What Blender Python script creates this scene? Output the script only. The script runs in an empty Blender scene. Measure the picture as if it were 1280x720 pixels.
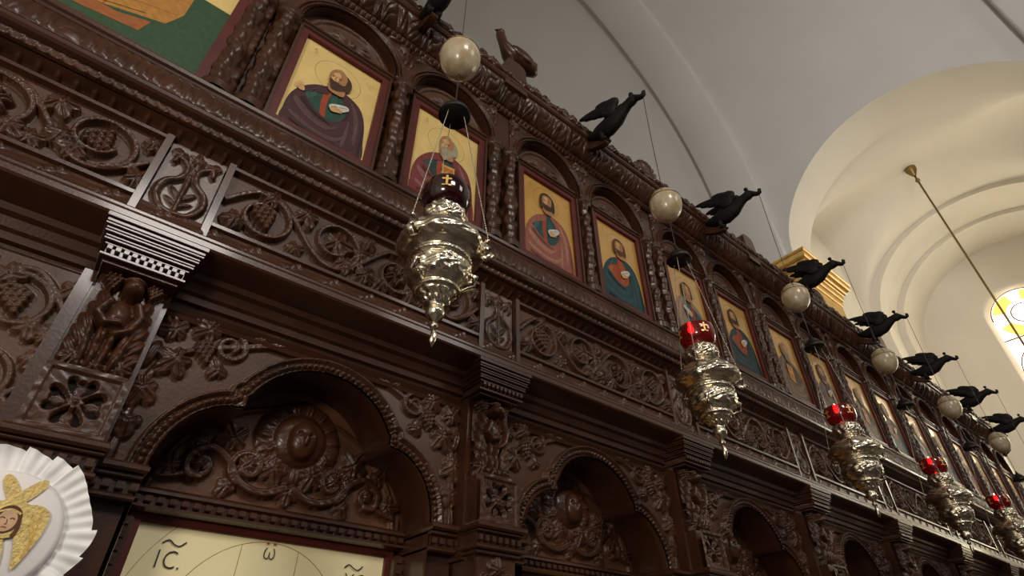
import bpy, bmesh, math, random
import numpy as np
from mathutils import Vector, Matrix

# ------------------------------------------------------------------ camera, world, lights
S = 1.3                       # one layout unit in metres; the camera stands at the layout origin, 1.6 m above the floor
EYE = 1.6
FLOOR = -EYE / S
def W(x, y, z): return Vector((S * x, S * y, EYE + S * z))
sc = bpy.context.scene
col = sc.collection
cam_d = bpy.data.cameras.new('camera'); cam = bpy.data.objects.new('camera', cam_d); col.objects.link(cam)
yaw, pitch, roll, fpx = math.radians(39.08), math.radians(37.01), math.radians(-.135), 693.4
fwd = Vector((math.sin(yaw) * math.cos(pitch), math.cos(yaw) * math.cos(pitch), math.sin(pitch)))
rgt = Vector((math.cos(yaw), -math.sin(yaw), 0)); up = rgt.cross(fwd)
r2 = rgt * math.cos(roll) + up * math.sin(roll); u2 = -rgt * math.sin(roll) + up * math.cos(roll)
mw = Matrix.Identity(4)
for i in range(3): mw[i][0], mw[i][1], mw[i][2], mw[i][3] = r2[i], u2[i], -fwd[i], (0, 0, EYE)[i]
cam.matrix_world = mw
cam_d.sensor_width = 36; cam_d.lens = fpx / 1280 * 36; cam_d.clip_start = .02; cam_d.clip_end = 200
sc.camera = cam
sc.view_settings.view_transform = 'Standard'; sc.view_settings.look = 'None'
sc.view_settings.gamma = 1; sc.view_settings.use_curve_mapping = False
sc.view_settings.exposure = 0.0

wd = bpy.data.worlds.new('church_air'); sc.world = wd; wd.use_nodes = True
bg = wd.node_tree.nodes['Background']; bg.inputs[0].default_value = (.90, .86, .80, 1); bg.inputs[1].default_value = .09
def area(name, loc, target, sx, sy, power, colr):
    d = bpy.data.lights.new(name, 'AREA'); d.shape = 'RECTANGLE'; d.size = sx * S; d.size_y = sy * S
    d.energy = power; d.color = colr
    o = bpy.data.objects.new(name, d); col.objects.link(o); o.location = W(*loc)
    o.rotation_euler = (W(*target) - W(*loc)).to_track_quat('-Z', 'Y').to_euler(); return o
L_WEST = area('west_daylight', (-.08, -3.0, 3.3), (0.1, 1, .4), 1.0, .95, 125, (1.0, .93, .86))
L_SOUTH = area('south_daylight', (4.5, -6.4, 5.2), (3.6, 1, 1.0), 1.8, 2.6, 150, (1.0, .93, .85))
L_VAULT = area('vault_fill_light', (-2.2, -4.2, 5.4), (6.6, .2, 6.9), 1.8, 2.4, 142, (1.0, .94, .88)); L_VAULT.data.spread = math.radians(80)  # added fill to brighten the vault; narrow spread keeps it off the screen
L_CHAPEL = area('chapel_daylight', (9.2, -1.25, 3.3), (7.3, 2.2, 5.2), 1.2, 2.2, 105, (1.0, .93, .80))
d = bpy.data.lights.new('left_fill_light', 'POINT'); d.energy = 118; d.color = (1.0, .90, .76); d.shadow_soft_size = .3  # added warm fill for the lower left; no lamp hangs here
o = bpy.data.objects.new('left_fill_light', d); col.objects.link(o); o.location = W(-1.25, -.85, .60)

# ------------------------------------------------------------------ materials
def mat(name, colr, rough=.5, metal=0, var=0, vscale=20, bump=0, bscale=60, coat=0, emit=None, estr=0, spec=.5, col2=None, trans=0):
    m = bpy.data.materials.new(name); m.use_nodes = True; nt = m.node_tree; b = nt.nodes['Principled BSDF']
    b.inputs['Base Color'].default_value = (*colr, 1); b.inputs['Roughness'].default_value = rough
    b.inputs['Metallic'].default_value = metal; b.inputs['Coat Weight'].default_value = coat
    b.inputs['Coat Roughness'].default_value = .12; b.inputs['Specular IOR Level'].default_value = spec
    b.inputs['Transmission Weight'].default_value = trans
    if var or col2 or bump:
        tc = nt.nodes.new('ShaderNodeTexCoord')
    if var or col2:
        n = nt.nodes.new('ShaderNodeTexNoise'); n.inputs['Scale'].default_value = vscale; n.inputs['Detail'].default_value = 5
        nt.links.new(tc.outputs['Object'], n.inputs['Vector'])
        r = nt.nodes.new('ShaderNodeValToRGB'); r.color_ramp.elements[0].position = .3; r.color_ramp.elements[1].position = .7
        c2 = col2 or tuple(min(1, c * (1 + var)) for c in colr); c1 = colr if col2 else tuple(c * (1 - var) for c in colr)
        r.color_ramp.elements[0].color = (*c1, 1); r.color_ramp.elements[1].color = (*c2, 1)
        nt.links.new(n.outputs['Fac'], r.inputs['Fac']); nt.links.new(r.outputs['Color'], b.inputs['Base Color'])
    if bump:
        n2 = nt.nodes.new('ShaderNodeTexNoise'); n2.inputs['Scale'].default_value = bscale; n2.inputs['Detail'].default_value = 4
        nt.links.new(tc.outputs['Object'], n2.inputs['Vector'])
        bp = nt.nodes.new('ShaderNodeBump'); bp.inputs['Strength'].default_value = bump; bp.inputs['Distance'].default_value = .004
        nt.links.new(n2.outputs['Fac'], bp.inputs['Height']); nt.links.new(bp.outputs['Normal'], b.inputs['Normal'])
    if emit:
        b.inputs['Emission Color'].default_value = (*emit, 1); b.inputs['Emission Strength'].default_value = estr
    return m
WOOD = mat('carved_walnut', (.052, .0180, .0072), .38, var=.4, vscale=7, bump=.3, bscale=90, coat=.16, spec=.3)
WOODG = mat('walnut_ground', (.074, .033, .017), .45, var=.3, vscale=9, bump=.2, bscale=120, coat=.08, spec=.3)
WOODL = mat('warm_walnut_ground', (.110, .046, .022), .45, var=.3, vscale=6, bump=.2, bscale=120, coat=.06, spec=.3)
WOODP = mat('grey_sheen_walnut_ground', (.15, .105, .085), .4, var=.25, vscale=9, bump=.2, bscale=120, coat=.2)  # grey reflection on the upright panels' ground, put into a paler colour
WOODS = mat('smooth_walnut', (.050, .0172, .0072), .34, var=.25, vscale=5, bump=.1, bscale=140, coat=.4, spec=.35)
WOODD = mat('dark_ebonised_wood', (.008, .006, .005), .65, spec=.25, var=.3, vscale=30)
RED = mat('red_lacquered_frame', (.085, .012, .008), .4, var=.2, vscale=12, coat=.05, spec=.3)
GOLD = mat('gold_leaf_ground', (.74, .54, .20), .34, metal=.15, var=.08, vscale=14, bump=.15, bscale=25, coat=.3)
GOLD2 = mat('pale_gold_ground', (.97, .85, .50), .42, metal=.0, var=.07, vscale=6, bump=.12, bscale=12, coat=.2)
PLASTER = mat('grey_plaster', (.60, .585, .56), .9, var=.03, vscale=1.2, bump=.05, bscale=30)
PLASTER_C = mat('cream_plaster', (.72, .675, .60), .9, var=.03, vscale=1.2, bump=.05, bscale=30)
STONE = mat('marble_floor', (.07, .05, .04), .3, var=.2, vscale=2)
SILVER = mat('repousse_silver', (.70, .63, .50), .24, metal=1, var=.3, vscale=30, bump=.35, bscale=90)
CHAIN = mat('silver_chain', (.55, .50, .40), .35, metal=1)
BRASS = mat('aged_brass', (.25, .17, .07), .4, metal=.9)
SOOT = mat('sooty_metal', (.012, .010, .009), .45, metal=.4)
IRON = mat('dark_wire', (.05, .045, .04), .5, metal=.6)
EGG = mat('ostrich_egg_shell', (.58, .52, .38), .3, col2=(.34, .23, .10), vscale=22, coat=.3)
GILT = mat('gilded_wood', (.80, .52, .17), .35, metal=.35, var=.15, vscale=8)
CLOTH = mat('white_satin', (.82, .82, .82), .55, var=.03, vscale=30)
CLOTHC = mat('white_centre_cloth', (.80, .77, .76), .7)
THREAD = mat('gold_thread', (.60, .45, .16), .5, metal=.2, var=.25, vscale=160, bump=.6, bscale=260)
INK = mat('dark_ink', (.02, .012, .008), .5)
FLAME = mat('oil_flame', (1, .5, .2), .5, emit=(1, .42, .26), estr=30)
REDGLASS = mat('ruby_glass', (.30, .003, .006), .12, trans=.62, coat=.5)
DARKGLASS = mat('deep_ruby_glass', (.022, .0005, .001), .06, trans=.12, coat=.6)
P = {}
def paint(c):
    k = tuple(round(v, 3) for v in c)
    if k not in P: P[k] = mat('egg_tempera', c, .55, var=.18, vscale=60, coat=.04, spec=.2)
    return P[k]

# ------------------------------------------------------------------ object helpers
def link(o, parent=None, loc=None):
    col.objects.link(o)
    if parent: o.parent = parent
    if loc is not None: o.location = loc
    return o
def fresh(name, verts, faces, mats, smooth=True, parent=None, loc=(0, 0, 0), mi=None, absolute=False):
    """verts in layout units relative to the object's origin"""
    me = bpy.data.meshes.new(name)
    v = np.asarray(verts, dtype=np.float64) * S
    me.from_pydata(v.tolist(), [], [list(f) for f in faces])
    for m in (mats if isinstance(mats, (list, tuple)) else [mats]): me.materials.append(m)
    if mi is not None: me.polygons.foreach_set('material_index', mi)
    if smooth: me.polygons.foreach_set('use_smooth', [True] * len(me.polygons))
    me.update()
    o = bpy.data.objects.new(name, me)
    return link(o, parent, Vector(loc) * S if parent else W(*loc))
def grid_obj(name, P3, m, mask=None, parent=None, loc=(0, 0, 0), wrap=False, flip=False):
    ny, nx, _ = P3.shape
    idx = np.arange(ny * nx).reshape(ny, nx)
    if wrap:
        idx = np.concatenate([idx, idx[:, :1]], 1)
    q = np.stack([idx[:-1, :-1], idx[:-1, 1:], idx[1:, 1:], idx[1:, :-1]], -1)
    if mask is not None: q = q[mask]
    q = q.reshape(-1, 4)
    if flip: q = q[:, ::-1]
    v = P3.reshape(-1, 3)
    used = np.zeros(len(v), bool); used[q.ravel()] = True
    remap = np.cumsum(used) - 1; v = v[used]; q = remap[q]
    me = bpy.data.meshes.new(name)
    me.vertices.add(len(v)); me.vertices.foreach_set('co', (v * S).astype(np.float32).ravel())
    me.loops.add(q.size); me.loops.foreach_set('vertex_index', q.astype(np.int32).ravel())
    me.polygons.add(len(q)); me.polygons.foreach_set('loop_start', np.arange(0, q.size, 4, dtype=np.int32))
    me.polygons.foreach_set('loop_total', np.full(len(q), 4, dtype=np.int32))
    me.polygons.foreach_set('use_smooth', np.ones(len(q), bool))
    me.materials.append(m); me.update(); me.validate()
    o = bpy.data.objects.new(name, me)
    return link(o, parent, Vector(loc) * S if parent else W(*loc))
class MB:
    """collects shapes (layout units) into one mesh"""
    def __init__(s): s.v = []; s.f = []; s.m = []; s.k = 0
    def add(s, v, f):
        n = len(s.v); s.v += [tuple(p) for p in v]; s.f += [[i + n for i in q] for q in f]; s.m += [s.k] * len(f); return s
    def box(s, x0, x1, y0, y1, z0, z1, b=0):
        if b:
            pts = []
            for z, e in ((z0, b), (z0 + b, 0), (z1 - b, 0), (z1, b)):
                pts += [(x0 + e, y0 + e, z), (x1 - e, y0 + e, z), (x1 - e, y1, z), (x0 + e, y1, z)]
            f = [[3, 2, 1, 0], [12, 13, 14, 15]]
            for r in range(3):
                for i in range(4): f.append([r * 4 + i, r * 4 + (i + 1) % 4, r * 4 + 4 + (i + 1) % 4, r * 4 + 4 + i])
            return s.add(pts, f)
        return s.add([(x0, y0, z0), (x1, y0, z0), (x1, y1, z0), (x0, y1, z0), (x0, y0, z1), (x1, y0, z1), (x1, y1, z1), (x0, y1, z1)],
                     [[3, 2, 1, 0], [4, 5, 6, 7], [0, 1, 5, 4], [1, 2, 6, 5], [2, 3, 7, 6], [3, 0, 4, 7]])
    def loft(s, path, radii, n=12, caps=True, ref=(1, 0, 0)):
        """tube through path; radii (a across ref, b other way)"""
        path = [Vector(p) for p in path]; rings = []
        for i, p in enumerate(path):
            t = (path[min(i + 1, len(path) - 1)] - path[max(i - 1, 0)]).normalized()
            a = Vector(ref) - t * t.dot(Vector(ref))
            if a.length < 1e-4: a = t.orthogonal()
            a.normalize(); b = t.cross(a)
            ra, rb = radii[i] if isinstance(radii[i], (tuple, list)) else (radii[i], radii[i])
            rings.append([p + a * ra * math.cos(2 * math.pi * k / n) + b * rb * math.sin(2 * math.pi * k / n) for k in range(n)])
        v = [q for r in rings for q in r]; f = []
        for i in range(len(rings) - 1):
            for k in range(n): f.append([i * n + k, i * n + (k + 1) % n, (i + 1) * n + (k + 1) % n, (i + 1) * n + k])
        if caps: f.append(list(range(n))[::-1]); f.append([(len(rings) - 1) * n + k for k in range(n)])
        return s.add(v, f)
    def lathe(s, prof, n=32, cx=0, cy=0):
        v = []; f = []
        for z, r in prof: v += [(cx + r * math.cos(2 * math.pi * k / n), cy + r * math.sin(2 * math.pi * k / n), z) for k in range(n)]
        for i in range(len(prof) - 1):
            for k in range(n): f.append([i * n + k, i * n + (k + 1) % n, (i + 1) * n + (k + 1) % n, (i + 1) * n + k])
        return s.add(v, f)
    def ball(s, c, r, n=12, m=8):
        rx, ry, rz = r if isinstance(r, (tuple, list)) else (r, r, r)
        v = []; f = []
        for i in range(m + 1):
            a = math.pi * i / m
            v += [(c[0] + rx * math.sin(a) * math.cos(2 * math.pi * k / n), c[1] + ry * math.sin(a) * math.sin(2 * math.pi * k / n), c[2] + rz * math.cos(a)) for k in range(n)]
        for i in range(m):
            for k in range(n): f.append([i * n + k, (i + 1) * n + k, (i + 1) * n + (k + 1) % n, i * n + (k + 1) % n])
        return s.add(v, f)
    def prism(s, poly, a0, a1, axis='y'):
        """poly extruded along axis; poly coords are the two other axes"""
        n = len(poly)
        def p(q, a): return {'y': (q[0], a, q[1]), 'x': (a, q[0], q[1]), 'z': (q[0], q[1], a)}[axis]
        v = [p(q, a0) for q in poly] + [p(q, a1) for q in poly]
        f = [list(range(n)), list(range(2 * n - 1, n - 1, -1))] + [[i, i + n, (i + 1) % n + n, (i + 1) % n] for i in range(n)]
        return s.add(v, f)
    def build(s, name, m, parent=None, loc=(0, 0, 0), smooth=False):
        return fresh(name, s.v, s.f, m, smooth, parent, loc, s.m)
def empty(name, loc, label=None, cat=None, group=None):
    o = bpy.data.objects.new(name, None); link(o, None, W(*loc)); o.empty_display_size = .1
    tag(o, label, cat, group); return o
def tag(o, label=None, cat=None, group=None, kind=None):
    if label: o['label'] = label
    if cat: o['category'] = cat
    if group: o['group'] = group
    if kind: o['kind'] = kind
    return o
def copy_part(o, parent, dx=0, keep=True):
    c = o.copy(); col.objects.link(c); c.parent = parent; c.location = o.location + Vector((dx * S, 0, 0))
    for ch in list(o.children):
        d = ch.copy(); col.objects.link(d); d.parent = c
    return c
def catmull(pts, n=8, closed=True):
    pts = [np.array(p, float) for p in pts]; out = []; N = len(pts)
    for i in range(N if closed else N - 1):
        g = (lambda j: pts[j % N]) if closed else (lambda j: pts[max(0, min(N - 1, j))])
        p0, p1, p2, p3 = g(i - 1), g(i), g(i + 1), g(i + 2)
        for k in range(n):
            t = k / n
            out.append(.5 * ((2 * p1) + (-p0 + p2) * t + (2 * p0 - 5 * p1 + 4 * p2 - p3) * t * t + (-p0 + 3 * p1 - 3 * p2 + p3) * t ** 3))
    if not closed: out.append(pts[-1])
    return out

# ------------------------------------------------------------------ relief carving (real displaced geometry)
class Relief:
    def __init__(s, x0, x1, z0, z1, step, seed=1):
        nx = int((x1 - x0) / step) + 1; nz = int((z1 - z0) / step) + 1
        s.x = np.linspace(x0, x1, nx); s.z = np.linspace(z0, z1, nz); s.X, s.Z = np.meshgrid(s.x, s.z)
        s.H = np.zeros_like(s.X); s.step = step; s.rng = random.Random(seed); s.hole = np.zeros_like(s.X, bool)
    def win(s, cx, cz, r):
        i0 = max(0, np.searchsorted(s.z, cz - r) - 1); i1 = np.searchsorted(s.z, cz + r) + 1
        j0 = max(0, np.searchsorted(s.x, cx - r) - 1); j1 = np.searchsorted(s.x, cx + r) + 1
        return slice(i0, i1), slice(j0, j1)
    def up(s, w, h): s.H[w] = np.maximum(s.H[w], h)
    def dome(s, cx, cz, r, h, p=.5, base=0):
        w = s.win(cx, cz, r); d = np.hypot(s.X[w] - cx, s.Z[w] - cz) / r
        s.up(w, np.where(d < 1, base + h * np.clip(1 - d * d, 0, 1) ** p, 0))
    def ellip(s, cx, cz, a, b, ang, h, p=.5, groove=0, base=0):
        w = s.win(cx, cz, max(a, b)); dx = s.X[w] - cx; dz = s.Z[w] - cz
        u = dx * math.cos(ang) + dz * math.sin(ang); v = -dx * math.sin(ang) + dz * math.cos(ang)
        d = (u / a) ** 2 + (v / b) ** 2
        hh = h * np.clip(1 - d, 0, 1) ** p + base
        if groove: hh = hh * (1 - groove * np.exp(-(v / (.22 * b)) ** 2))
        s.up(w, np.where(d < 1, hh, 0))
    def stroke(s, pts, w0, h, w1=None, p=.36, groove=0, base=0):
        w1 = w0 if w1 is None else w1; n = len(pts)
        for i in range(n - 1):
            a = pts[i]; b = pts[i + 1]; r = w0 + (w1 - w0) * i / max(1, n - 1)
            L = math.hypot(b[0] - a[0], b[1] - a[1]) + 1e-9
            w = s.win((a[0] + b[0]) / 2, (a[1] + b[1]) / 2, r + L / 2)
            t = np.clip(((s.X[w] - a[0]) * (b[0] - a[0]) + (s.Z[w] - a[1]) * (b[1] - a[1])) / L ** 2, 0, 1)
            d = np.hypot(s.X[w] - a[0] - t * (b[0] - a[0]), s.Z[w] - a[1] - t * (b[1] - a[1])) / r
            hh = h * np.clip(1 - d * d, 0, 1) ** p
            if groove: hh = hh * (1 - groove * np.exp(-(d / .3) ** 2))
            s.up(w, np.where(d < 1, hh + base, 0))
    def leaf(s, cx, cz, ang, size, h, lobes=5, base=0):
        w = s.win(cx, cz, size); dx = s.X[w] - cx; dz = s.Z[w] - cz
        rho = np.hypot(dx, dz) / size; th = np.arctan2(dz, dx) - ang
        th = (th + math.pi) % (2 * math.pi) - math.pi
        R = (.60 + .40 * np.abs(np.cos(lobes * th / 2)) ** 1.1) * (.80 + .20 * np.cos(th))
        k = rho / R
        lobe = np.round(th / (2 * math.pi / lobes)) * 2 * math.pi / lobes; off = rho * np.abs(np.sin(th - lobe))
        hh = h * (.72 + .28 * np.clip(1 - k, 0, 1) ** .5) * (1 - .38 * np.exp(-(off / .05) ** 2)) + .12 * h * np.cos(k * 4)
        s.up(w, np.where(k < 1, np.clip(hh, h * .3, None) + base, 0))
    def grapes(s, cx, cz, ang, size, h):
        r = size * .19
        for i, nrow in enumerate((3, 4, 3, 2, 1)):
            for k in range(nrow):
                u = -size * .55 + i * size * .30; v = (k - (nrow - 1) / 2) * r * 1.75
                s.dome(cx + u * math.cos(ang) - v * math.sin(ang), cz + u * math.sin(ang) + v * math.cos(ang), r, h * .5, base=h * .45)
    def flower(s, cx, cz, size, h, n=5, a0=0):
        for k in range(n):
            a = a0 + 2 * math.pi * k / n
            s.ellip(cx + math.cos(a) * size * .55, cz + math.sin(a) * size * .55, size * .48, size * .33, a, h, groove=.45)
        s.dome(cx, cz, size * .24, h * .8, base=h * .3)
    def spiral(s, cx, cz, r0, a0, turns, w, h, sgn=1, r1=.35):
        n = int(26 * turns) + 4; pts = []
        for i in range(n):
            t = i / (n - 1); a = a0 + sgn * 2 * math.pi * turns * t; r = r0 * (1 - (1 - r1) * t)
            pts.append((cx + r * math.cos(a), cz + r * math.sin(a)))
        s.stroke(pts, w, h, w * .6, groove=.3); return pts
    def rinceau(s, x0, x1, z0, z1, n, h, phase=0):
        """running vine scroll between x0..x1 with grapes, leaves and flowers"""
        cz = (z0 + z1) / 2; A = (z1 - z0) / 2; L = (x1 - x0) / n; R = min(L * .5, A) * .82; w = A * .085
        pts = [(x0 + (x1 - x0) * i / 200, cz + math.sin(math.pi * (i / 200 * n + phase)) * A * .80) for i in range(201)]
        s.stroke(pts, w, h * .75, groove=.3)
        for k in range(n):
            cx = x0 + (k + .5) * L; up_ = 1 if (k + phase) % 2 == 0 else -1; c2 = cz - up_ * A * .10
            s.spiral(cx, c2, R, math.pi / 2 * up_ + .3, 1.15, w, h * .85, -up_, .45)
            if k % 3 == 0: s.grapes(cx, c2, -1.2 * up_, R * .62, h)
            elif k % 3 == 1: s.leaf(cx, c2, s.rng.uniform(0, 6), R * .72, h, 5)
            else: s.flower(cx, c2, R * .52, h, 6, s.rng.uniform(0, 1))
            for j in range(2):
                a = s.rng.uniform(0, 6.28); rr = R * s.rng.uniform(.85, 1.05)
                s.leaf(cx + rr * math.cos(a), c2 + rr * math.sin(a) * .9, a + s.rng.uniform(-.6, .6), A * .40, h * .9, 5)
            s.leaf(cx + L * .5, cz + up_ * A * .62, -up_ * 1.0, A * .46, h * .95, 5)
            s.leaf(cx + L * .46, cz - up_ * A * .70, up_ * .5, A * .36, h * .8, 5)
    def cherub(s, cx, cz, r, h):
        for sg in (-1, 1):
            for k, (a, L) in enumerate(((.55, 2.6), (.15, 2.9), (-.30, 2.7), (-.75, 2.2))):
                aa = a if sg == 1 else math.pi - a
                s.ellip(cx + math.cos(aa) * r * L * .62, cz + math.sin(aa) * r * L * .62 - r * .2, r * L * .55, r * .42, aa, h * .55, groove=.35)
        s.dome(cx, cz, r * 1.12, h * .75)
        s.ellip(cx, cz - r * .08, r * .78, r * .95, 0, h * .55, base=h * .45)
        s.ellip(cx, cz - r * .12, r * .14, r * .30, 0, h * .25, base=h * 1.0)
        for sg in (-1, 1):
            w = s.win(cx + sg * r * .32, cz + r * .08, r * .2)
            d = np.hypot(s.X[w] - cx - sg * r * .32, s.Z[w] - cz - r * .08) / (r * .2)
            s.H[w] -= h * .2 * np.clip(1 - d, 0, 1)
        w = s.win(cx, cz - r * .52, r * .26); s.H[w] -= h * .15 * np.clip(1 - np.hypot((s.X[w] - cx) / (r * .26), (s.Z[w] - cz + r * .52) / (r * .1)), 0, 1)
    def obj(s, name, m, y=0, parent=None, loc=(0, 0, 0), rough=.0006, drop=None, two=None):
        H = s.H + rough * np.sin(s.X * 190 + np.sin(s.Z * 130) * 2) * np.sin(s.Z * 170 + s.X * 60) * (s.H > .002)
        P3 = np.stack([s.X, y - H, s.Z], -1); hole = s.hole if drop is None else drop
        mask = ~(hole[:-1, :-1] | hole[:-1, 1:] | hole[1:, 1:] | hole[1:, :-1])
        o = grid_obj(name, P3, m, mask, parent, loc)
        if two:
            o.data.materials.append(two); k = (s.H[:-1, :-1] > .0035)[mask]; o.data.polygons.foreach_set('material_index', k.astype(np.int32))
        return o
    def two_sided(s, name, m, y, t, parent=None, loc=(0, 0, 0)):
        hole = s.H <= 0; f = s.H + t
        F = np.stack([s.X, y - f, s.Z], -1); B = np.stack([s.X, y + f * .6, s.Z], -1)
        mask = ~(hole[:-1, :-1] & hole[:-1, 1:] & hole[1:, 1:] & hole[1:, :-1])
        F[hole] = np.stack([s.X[hole], np.full(hole.sum(), y), s.Z[hole]], -1); B[hole] = F[hole]
        ny, nx, _ = F.shape
        P3 = np.concatenate([F, B[::-1]], 0)
        mk = np.concatenate([mask, np.zeros((1, nx - 1), bool), mask[::-1]], 0)
        return grid_obj(name, P3, m, mk, parent, loc)
def poly_field(X, Z, pts):
    """distance to an open polyline and arc length of the nearest point"""
    D = np.full(X.shape, 1e9); SS = np.zeros(X.shape); acc = 0
    for a, b in zip(pts[:-1], pts[1:]):
        L = math.hypot(b[0] - a[0], b[1] - a[1]) + 1e-9
        t = np.clip(((X - a[0]) * (b[0] - a[0]) + (Z - a[1]) * (b[1] - a[1])) / L ** 2, 0, 1)
        d = np.hypot(X - a[0] - t * (b[0] - a[0]), Z - a[1] - t * (b[1] - a[1]))
        k = d < D; D[k] = d[k]; SS[k] = acc + t[k] * L; acc += L
    return D, SS
def inside(X, Z, poly):
    c = np.zeros(X.shape, bool); n = len(poly)
    for i in range(n):
        x1, z1 = poly[i]; x2, z2 = poly[(i + 1) % n]
        if z1 == z2: continue
        k = ((z1 > Z) != (z2 > Z)) & (X < (x2 - x1) * (Z - z1) / (z2 - z1) + x1); c ^= k
    return c
def band(name, prof, x0, x1, pattern, nx, nt, m, parent=None):
    """moulding with a carved pattern: prof (y,z) polyline, pattern(u, t) -> outward displacement"""
    pr = np.array(prof, float); seg = np.hypot(*np.diff(pr, axis=0).T); s = np.concatenate([[0], np.cumsum(seg)]); tt = np.linspace(0, s[-1], nt)
    y = np.interp(tt, s, pr[:, 0]); z = np.interp(tt, s, pr[:, 1])
    ty = np.gradient(y); tz = np.gradient(z); l = np.hypot(ty, tz) + 1e-9; ny_, nz_ = -tz / l, ty / l      # outward = towards -y for a rising profile
    X, T = np.meshgrid(np.linspace(x0, x1, nx), tt)
    D = pattern(X, T / s[-1])
    P3 = np.stack([X, y[:, None] + ny_[:, None] * D, z[:, None] + nz_[:, None] * D], -1)
    return grid_obj(name, P3, m, None, parent)

# ------------------------------------------------------------------ the church: vaults, walls, floor
CX, CZ, RB = 2.26, 6.0, 4.74
P_REC = .13
def xwall(z, r=RB + P_REC):          # south wall running up into the barrel vault
    z = np.asarray(z, float)
    return np.where(z <= CZ, CX + r, CX + np.sqrt(np.clip(r * r - (z - CZ) ** 2, 0, None)))
YE0, YE1, YW0, YW1 = 2.29, 3.03, -1.16, -1.95
fl = MB(); fl.box(-6, 16, -12, 12, FLOOR - .1, FLOOR); o = fl.build('floor', STONE); tag(o, kind='structure')
# arch opening of the south chapel
AC, AA, AZ, AB = .46, 1.755, 5.28, 1.67
th = np.linspace(0, math.pi, 61)
arch = [(AC + AA, z) for z in np.linspace(FLOOR, AZ, 14)[:-1]] + [(AC + AA * math.cos(t), AZ + AB * math.sin(t)) for t in th] + [(AC - AA, z) for z in np.linspace(AZ, FLOOR, 14)[1:]]
arch = np.array(arch); n = len(arch)
ztop = 8.0
outer = []
for y, z in arch:
    dy, dz = y - AC, z - AZ
    if z <= AZ: outer.append((YE0 + .1 if dy > 0 else YW0 - .35, z))
    else:
        k = 1e9
        if dy > 0: k = min(k, (YE0 + .1 - AC) / dy)
        if dy < 0: k = min(k, (YW0 - .35 - AC) / dy)
        if dz > 0: k = min(k, (ztop - AZ) / dz)
        outer.append((AC + dy * k, AZ + dz * k))
outer = np.array(outer); rings = 12
G = np.array([arch * (1 - t) + outer * t for t in np.linspace(0, 1, rings)])
P3 = np.stack([xwall(G[..., 1]), G[..., 0], G[..., 1]], -1)
tag(grid_obj('wall_south', P3, PLASTER), kind='structure')
# intrados of that arch
xs = np.linspace(0, 1, 4)
P3 = np.stack([np.stack([xwall(arch[:, 1]) * (1 - t) + 7.78 * t, arch[:, 0], arch[:, 1]], -1) for t in xs])
tag(grid_obj('trim_1', P3, PLASTER_C), kind='structure')
# upper barrel of the nave, from ztop over the crown to the north wall
a0 = math.asin((ztop - CZ) / (RB + P_REC)); A = np.linspace(a0, math.pi, 60)
prof = [(CX + (RB + P_REC) * math.cos(a), CZ + (RB + P_REC) * math.sin(a)) for a in A] + [(CX - RB - P_REC, z) for z in np.linspace(CZ, FLOOR, 8)[1:]]
Y = np.linspace(YW0 - .35, YE0 + .1, 10)
P3 = np.array([[(x, y, z) for x, z in prof] for y in Y]); tag(grid_obj('ceiling', P3, PLASTER), kind='structure')
def transverse(name, y0, y1):
    prof = [(CX + RB, z) for z in np.linspace(FLOOR, CZ, 8)[:-1]] + [(CX + RB * math.cos(a), CZ + RB * math.sin(a)) for a in np.linspace(0, math.pi, 90)] + [(CX - RB, z) for z in np.linspace(CZ, FLOOR, 8)[1:]]
    prof = np.array(prof); ext = []
    for x, z in prof:
        v = np.array([x - CX, max(0, z - CZ)]); v = v / np.hypot(*v); ext.append((x + v[0] * .4, z + v[1] * .4))
    ext = np.array(ext); bev = .03
    loops = []
    for (y, k) in ((y0, 1), (y0, bev / .4), (y0 + bev * .3, bev * .3 / .4), (y0 + bev, 0), ((y0 + y1) / 2, 0), (y1 - bev, 0), (y1 - bev * .3, bev * .3 / .4), (y1, bev / .4), (y1, 1)):
        q = prof * (1 - k) + ext * k; loops.append(np.stack([q[:, 0], np.full(len(q), y), q[:, 1]], -1))
    tag(grid_obj(name, np.array(loops), PLASTER), kind='structure')
transverse('trim_2', YE0, YE1); transverse('trim_3', YW1, YW0)
# nave continues west of the second rib
prof2 = [(CX + RB + .1, z) for z in np.linspace(FLOOR, CZ, 4)[:-1]] + [(CX + (RB + .1) * math.cos(a), CZ + (RB + .1) * math.sin(a)) for a in np.linspace(0, math.pi, 50)] + [(CX - RB - .1, z) for z in np.linspace(CZ, FLOOR, 4)[1:]]
P3 = np.array([[(x, y, z) for x, z in prof2] for y in np.linspace(-7, YW1 + .1, 5)]); tag(grid_obj('wall_west', P3, PLASTER), kind='structure')
# apse behind the screen: half cylinder under a half dome
ra = RB + .12; rows = []
for z in np.linspace(FLOOR, CZ, 8)[:-1]: rows.append([(CX + ra * math.cos(a), YE1 - .02 + ra * .8 * math.sin(a), z) for a in np.linspace(0, math.pi, 60)])
for e in np.linspace(0, math.pi / 2, 30): rows.append([(CX + ra * math.cos(e) * math.cos(a), YE1 - .02 + ra * .8 * math.cos(e) * math.sin(a), CZ + ra * math.sin(e)) for a in np.linspace(0, math.pi, 60)])
tag(grid_obj('wall_east', np.array(rows), PLASTER), kind='structure')
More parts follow.
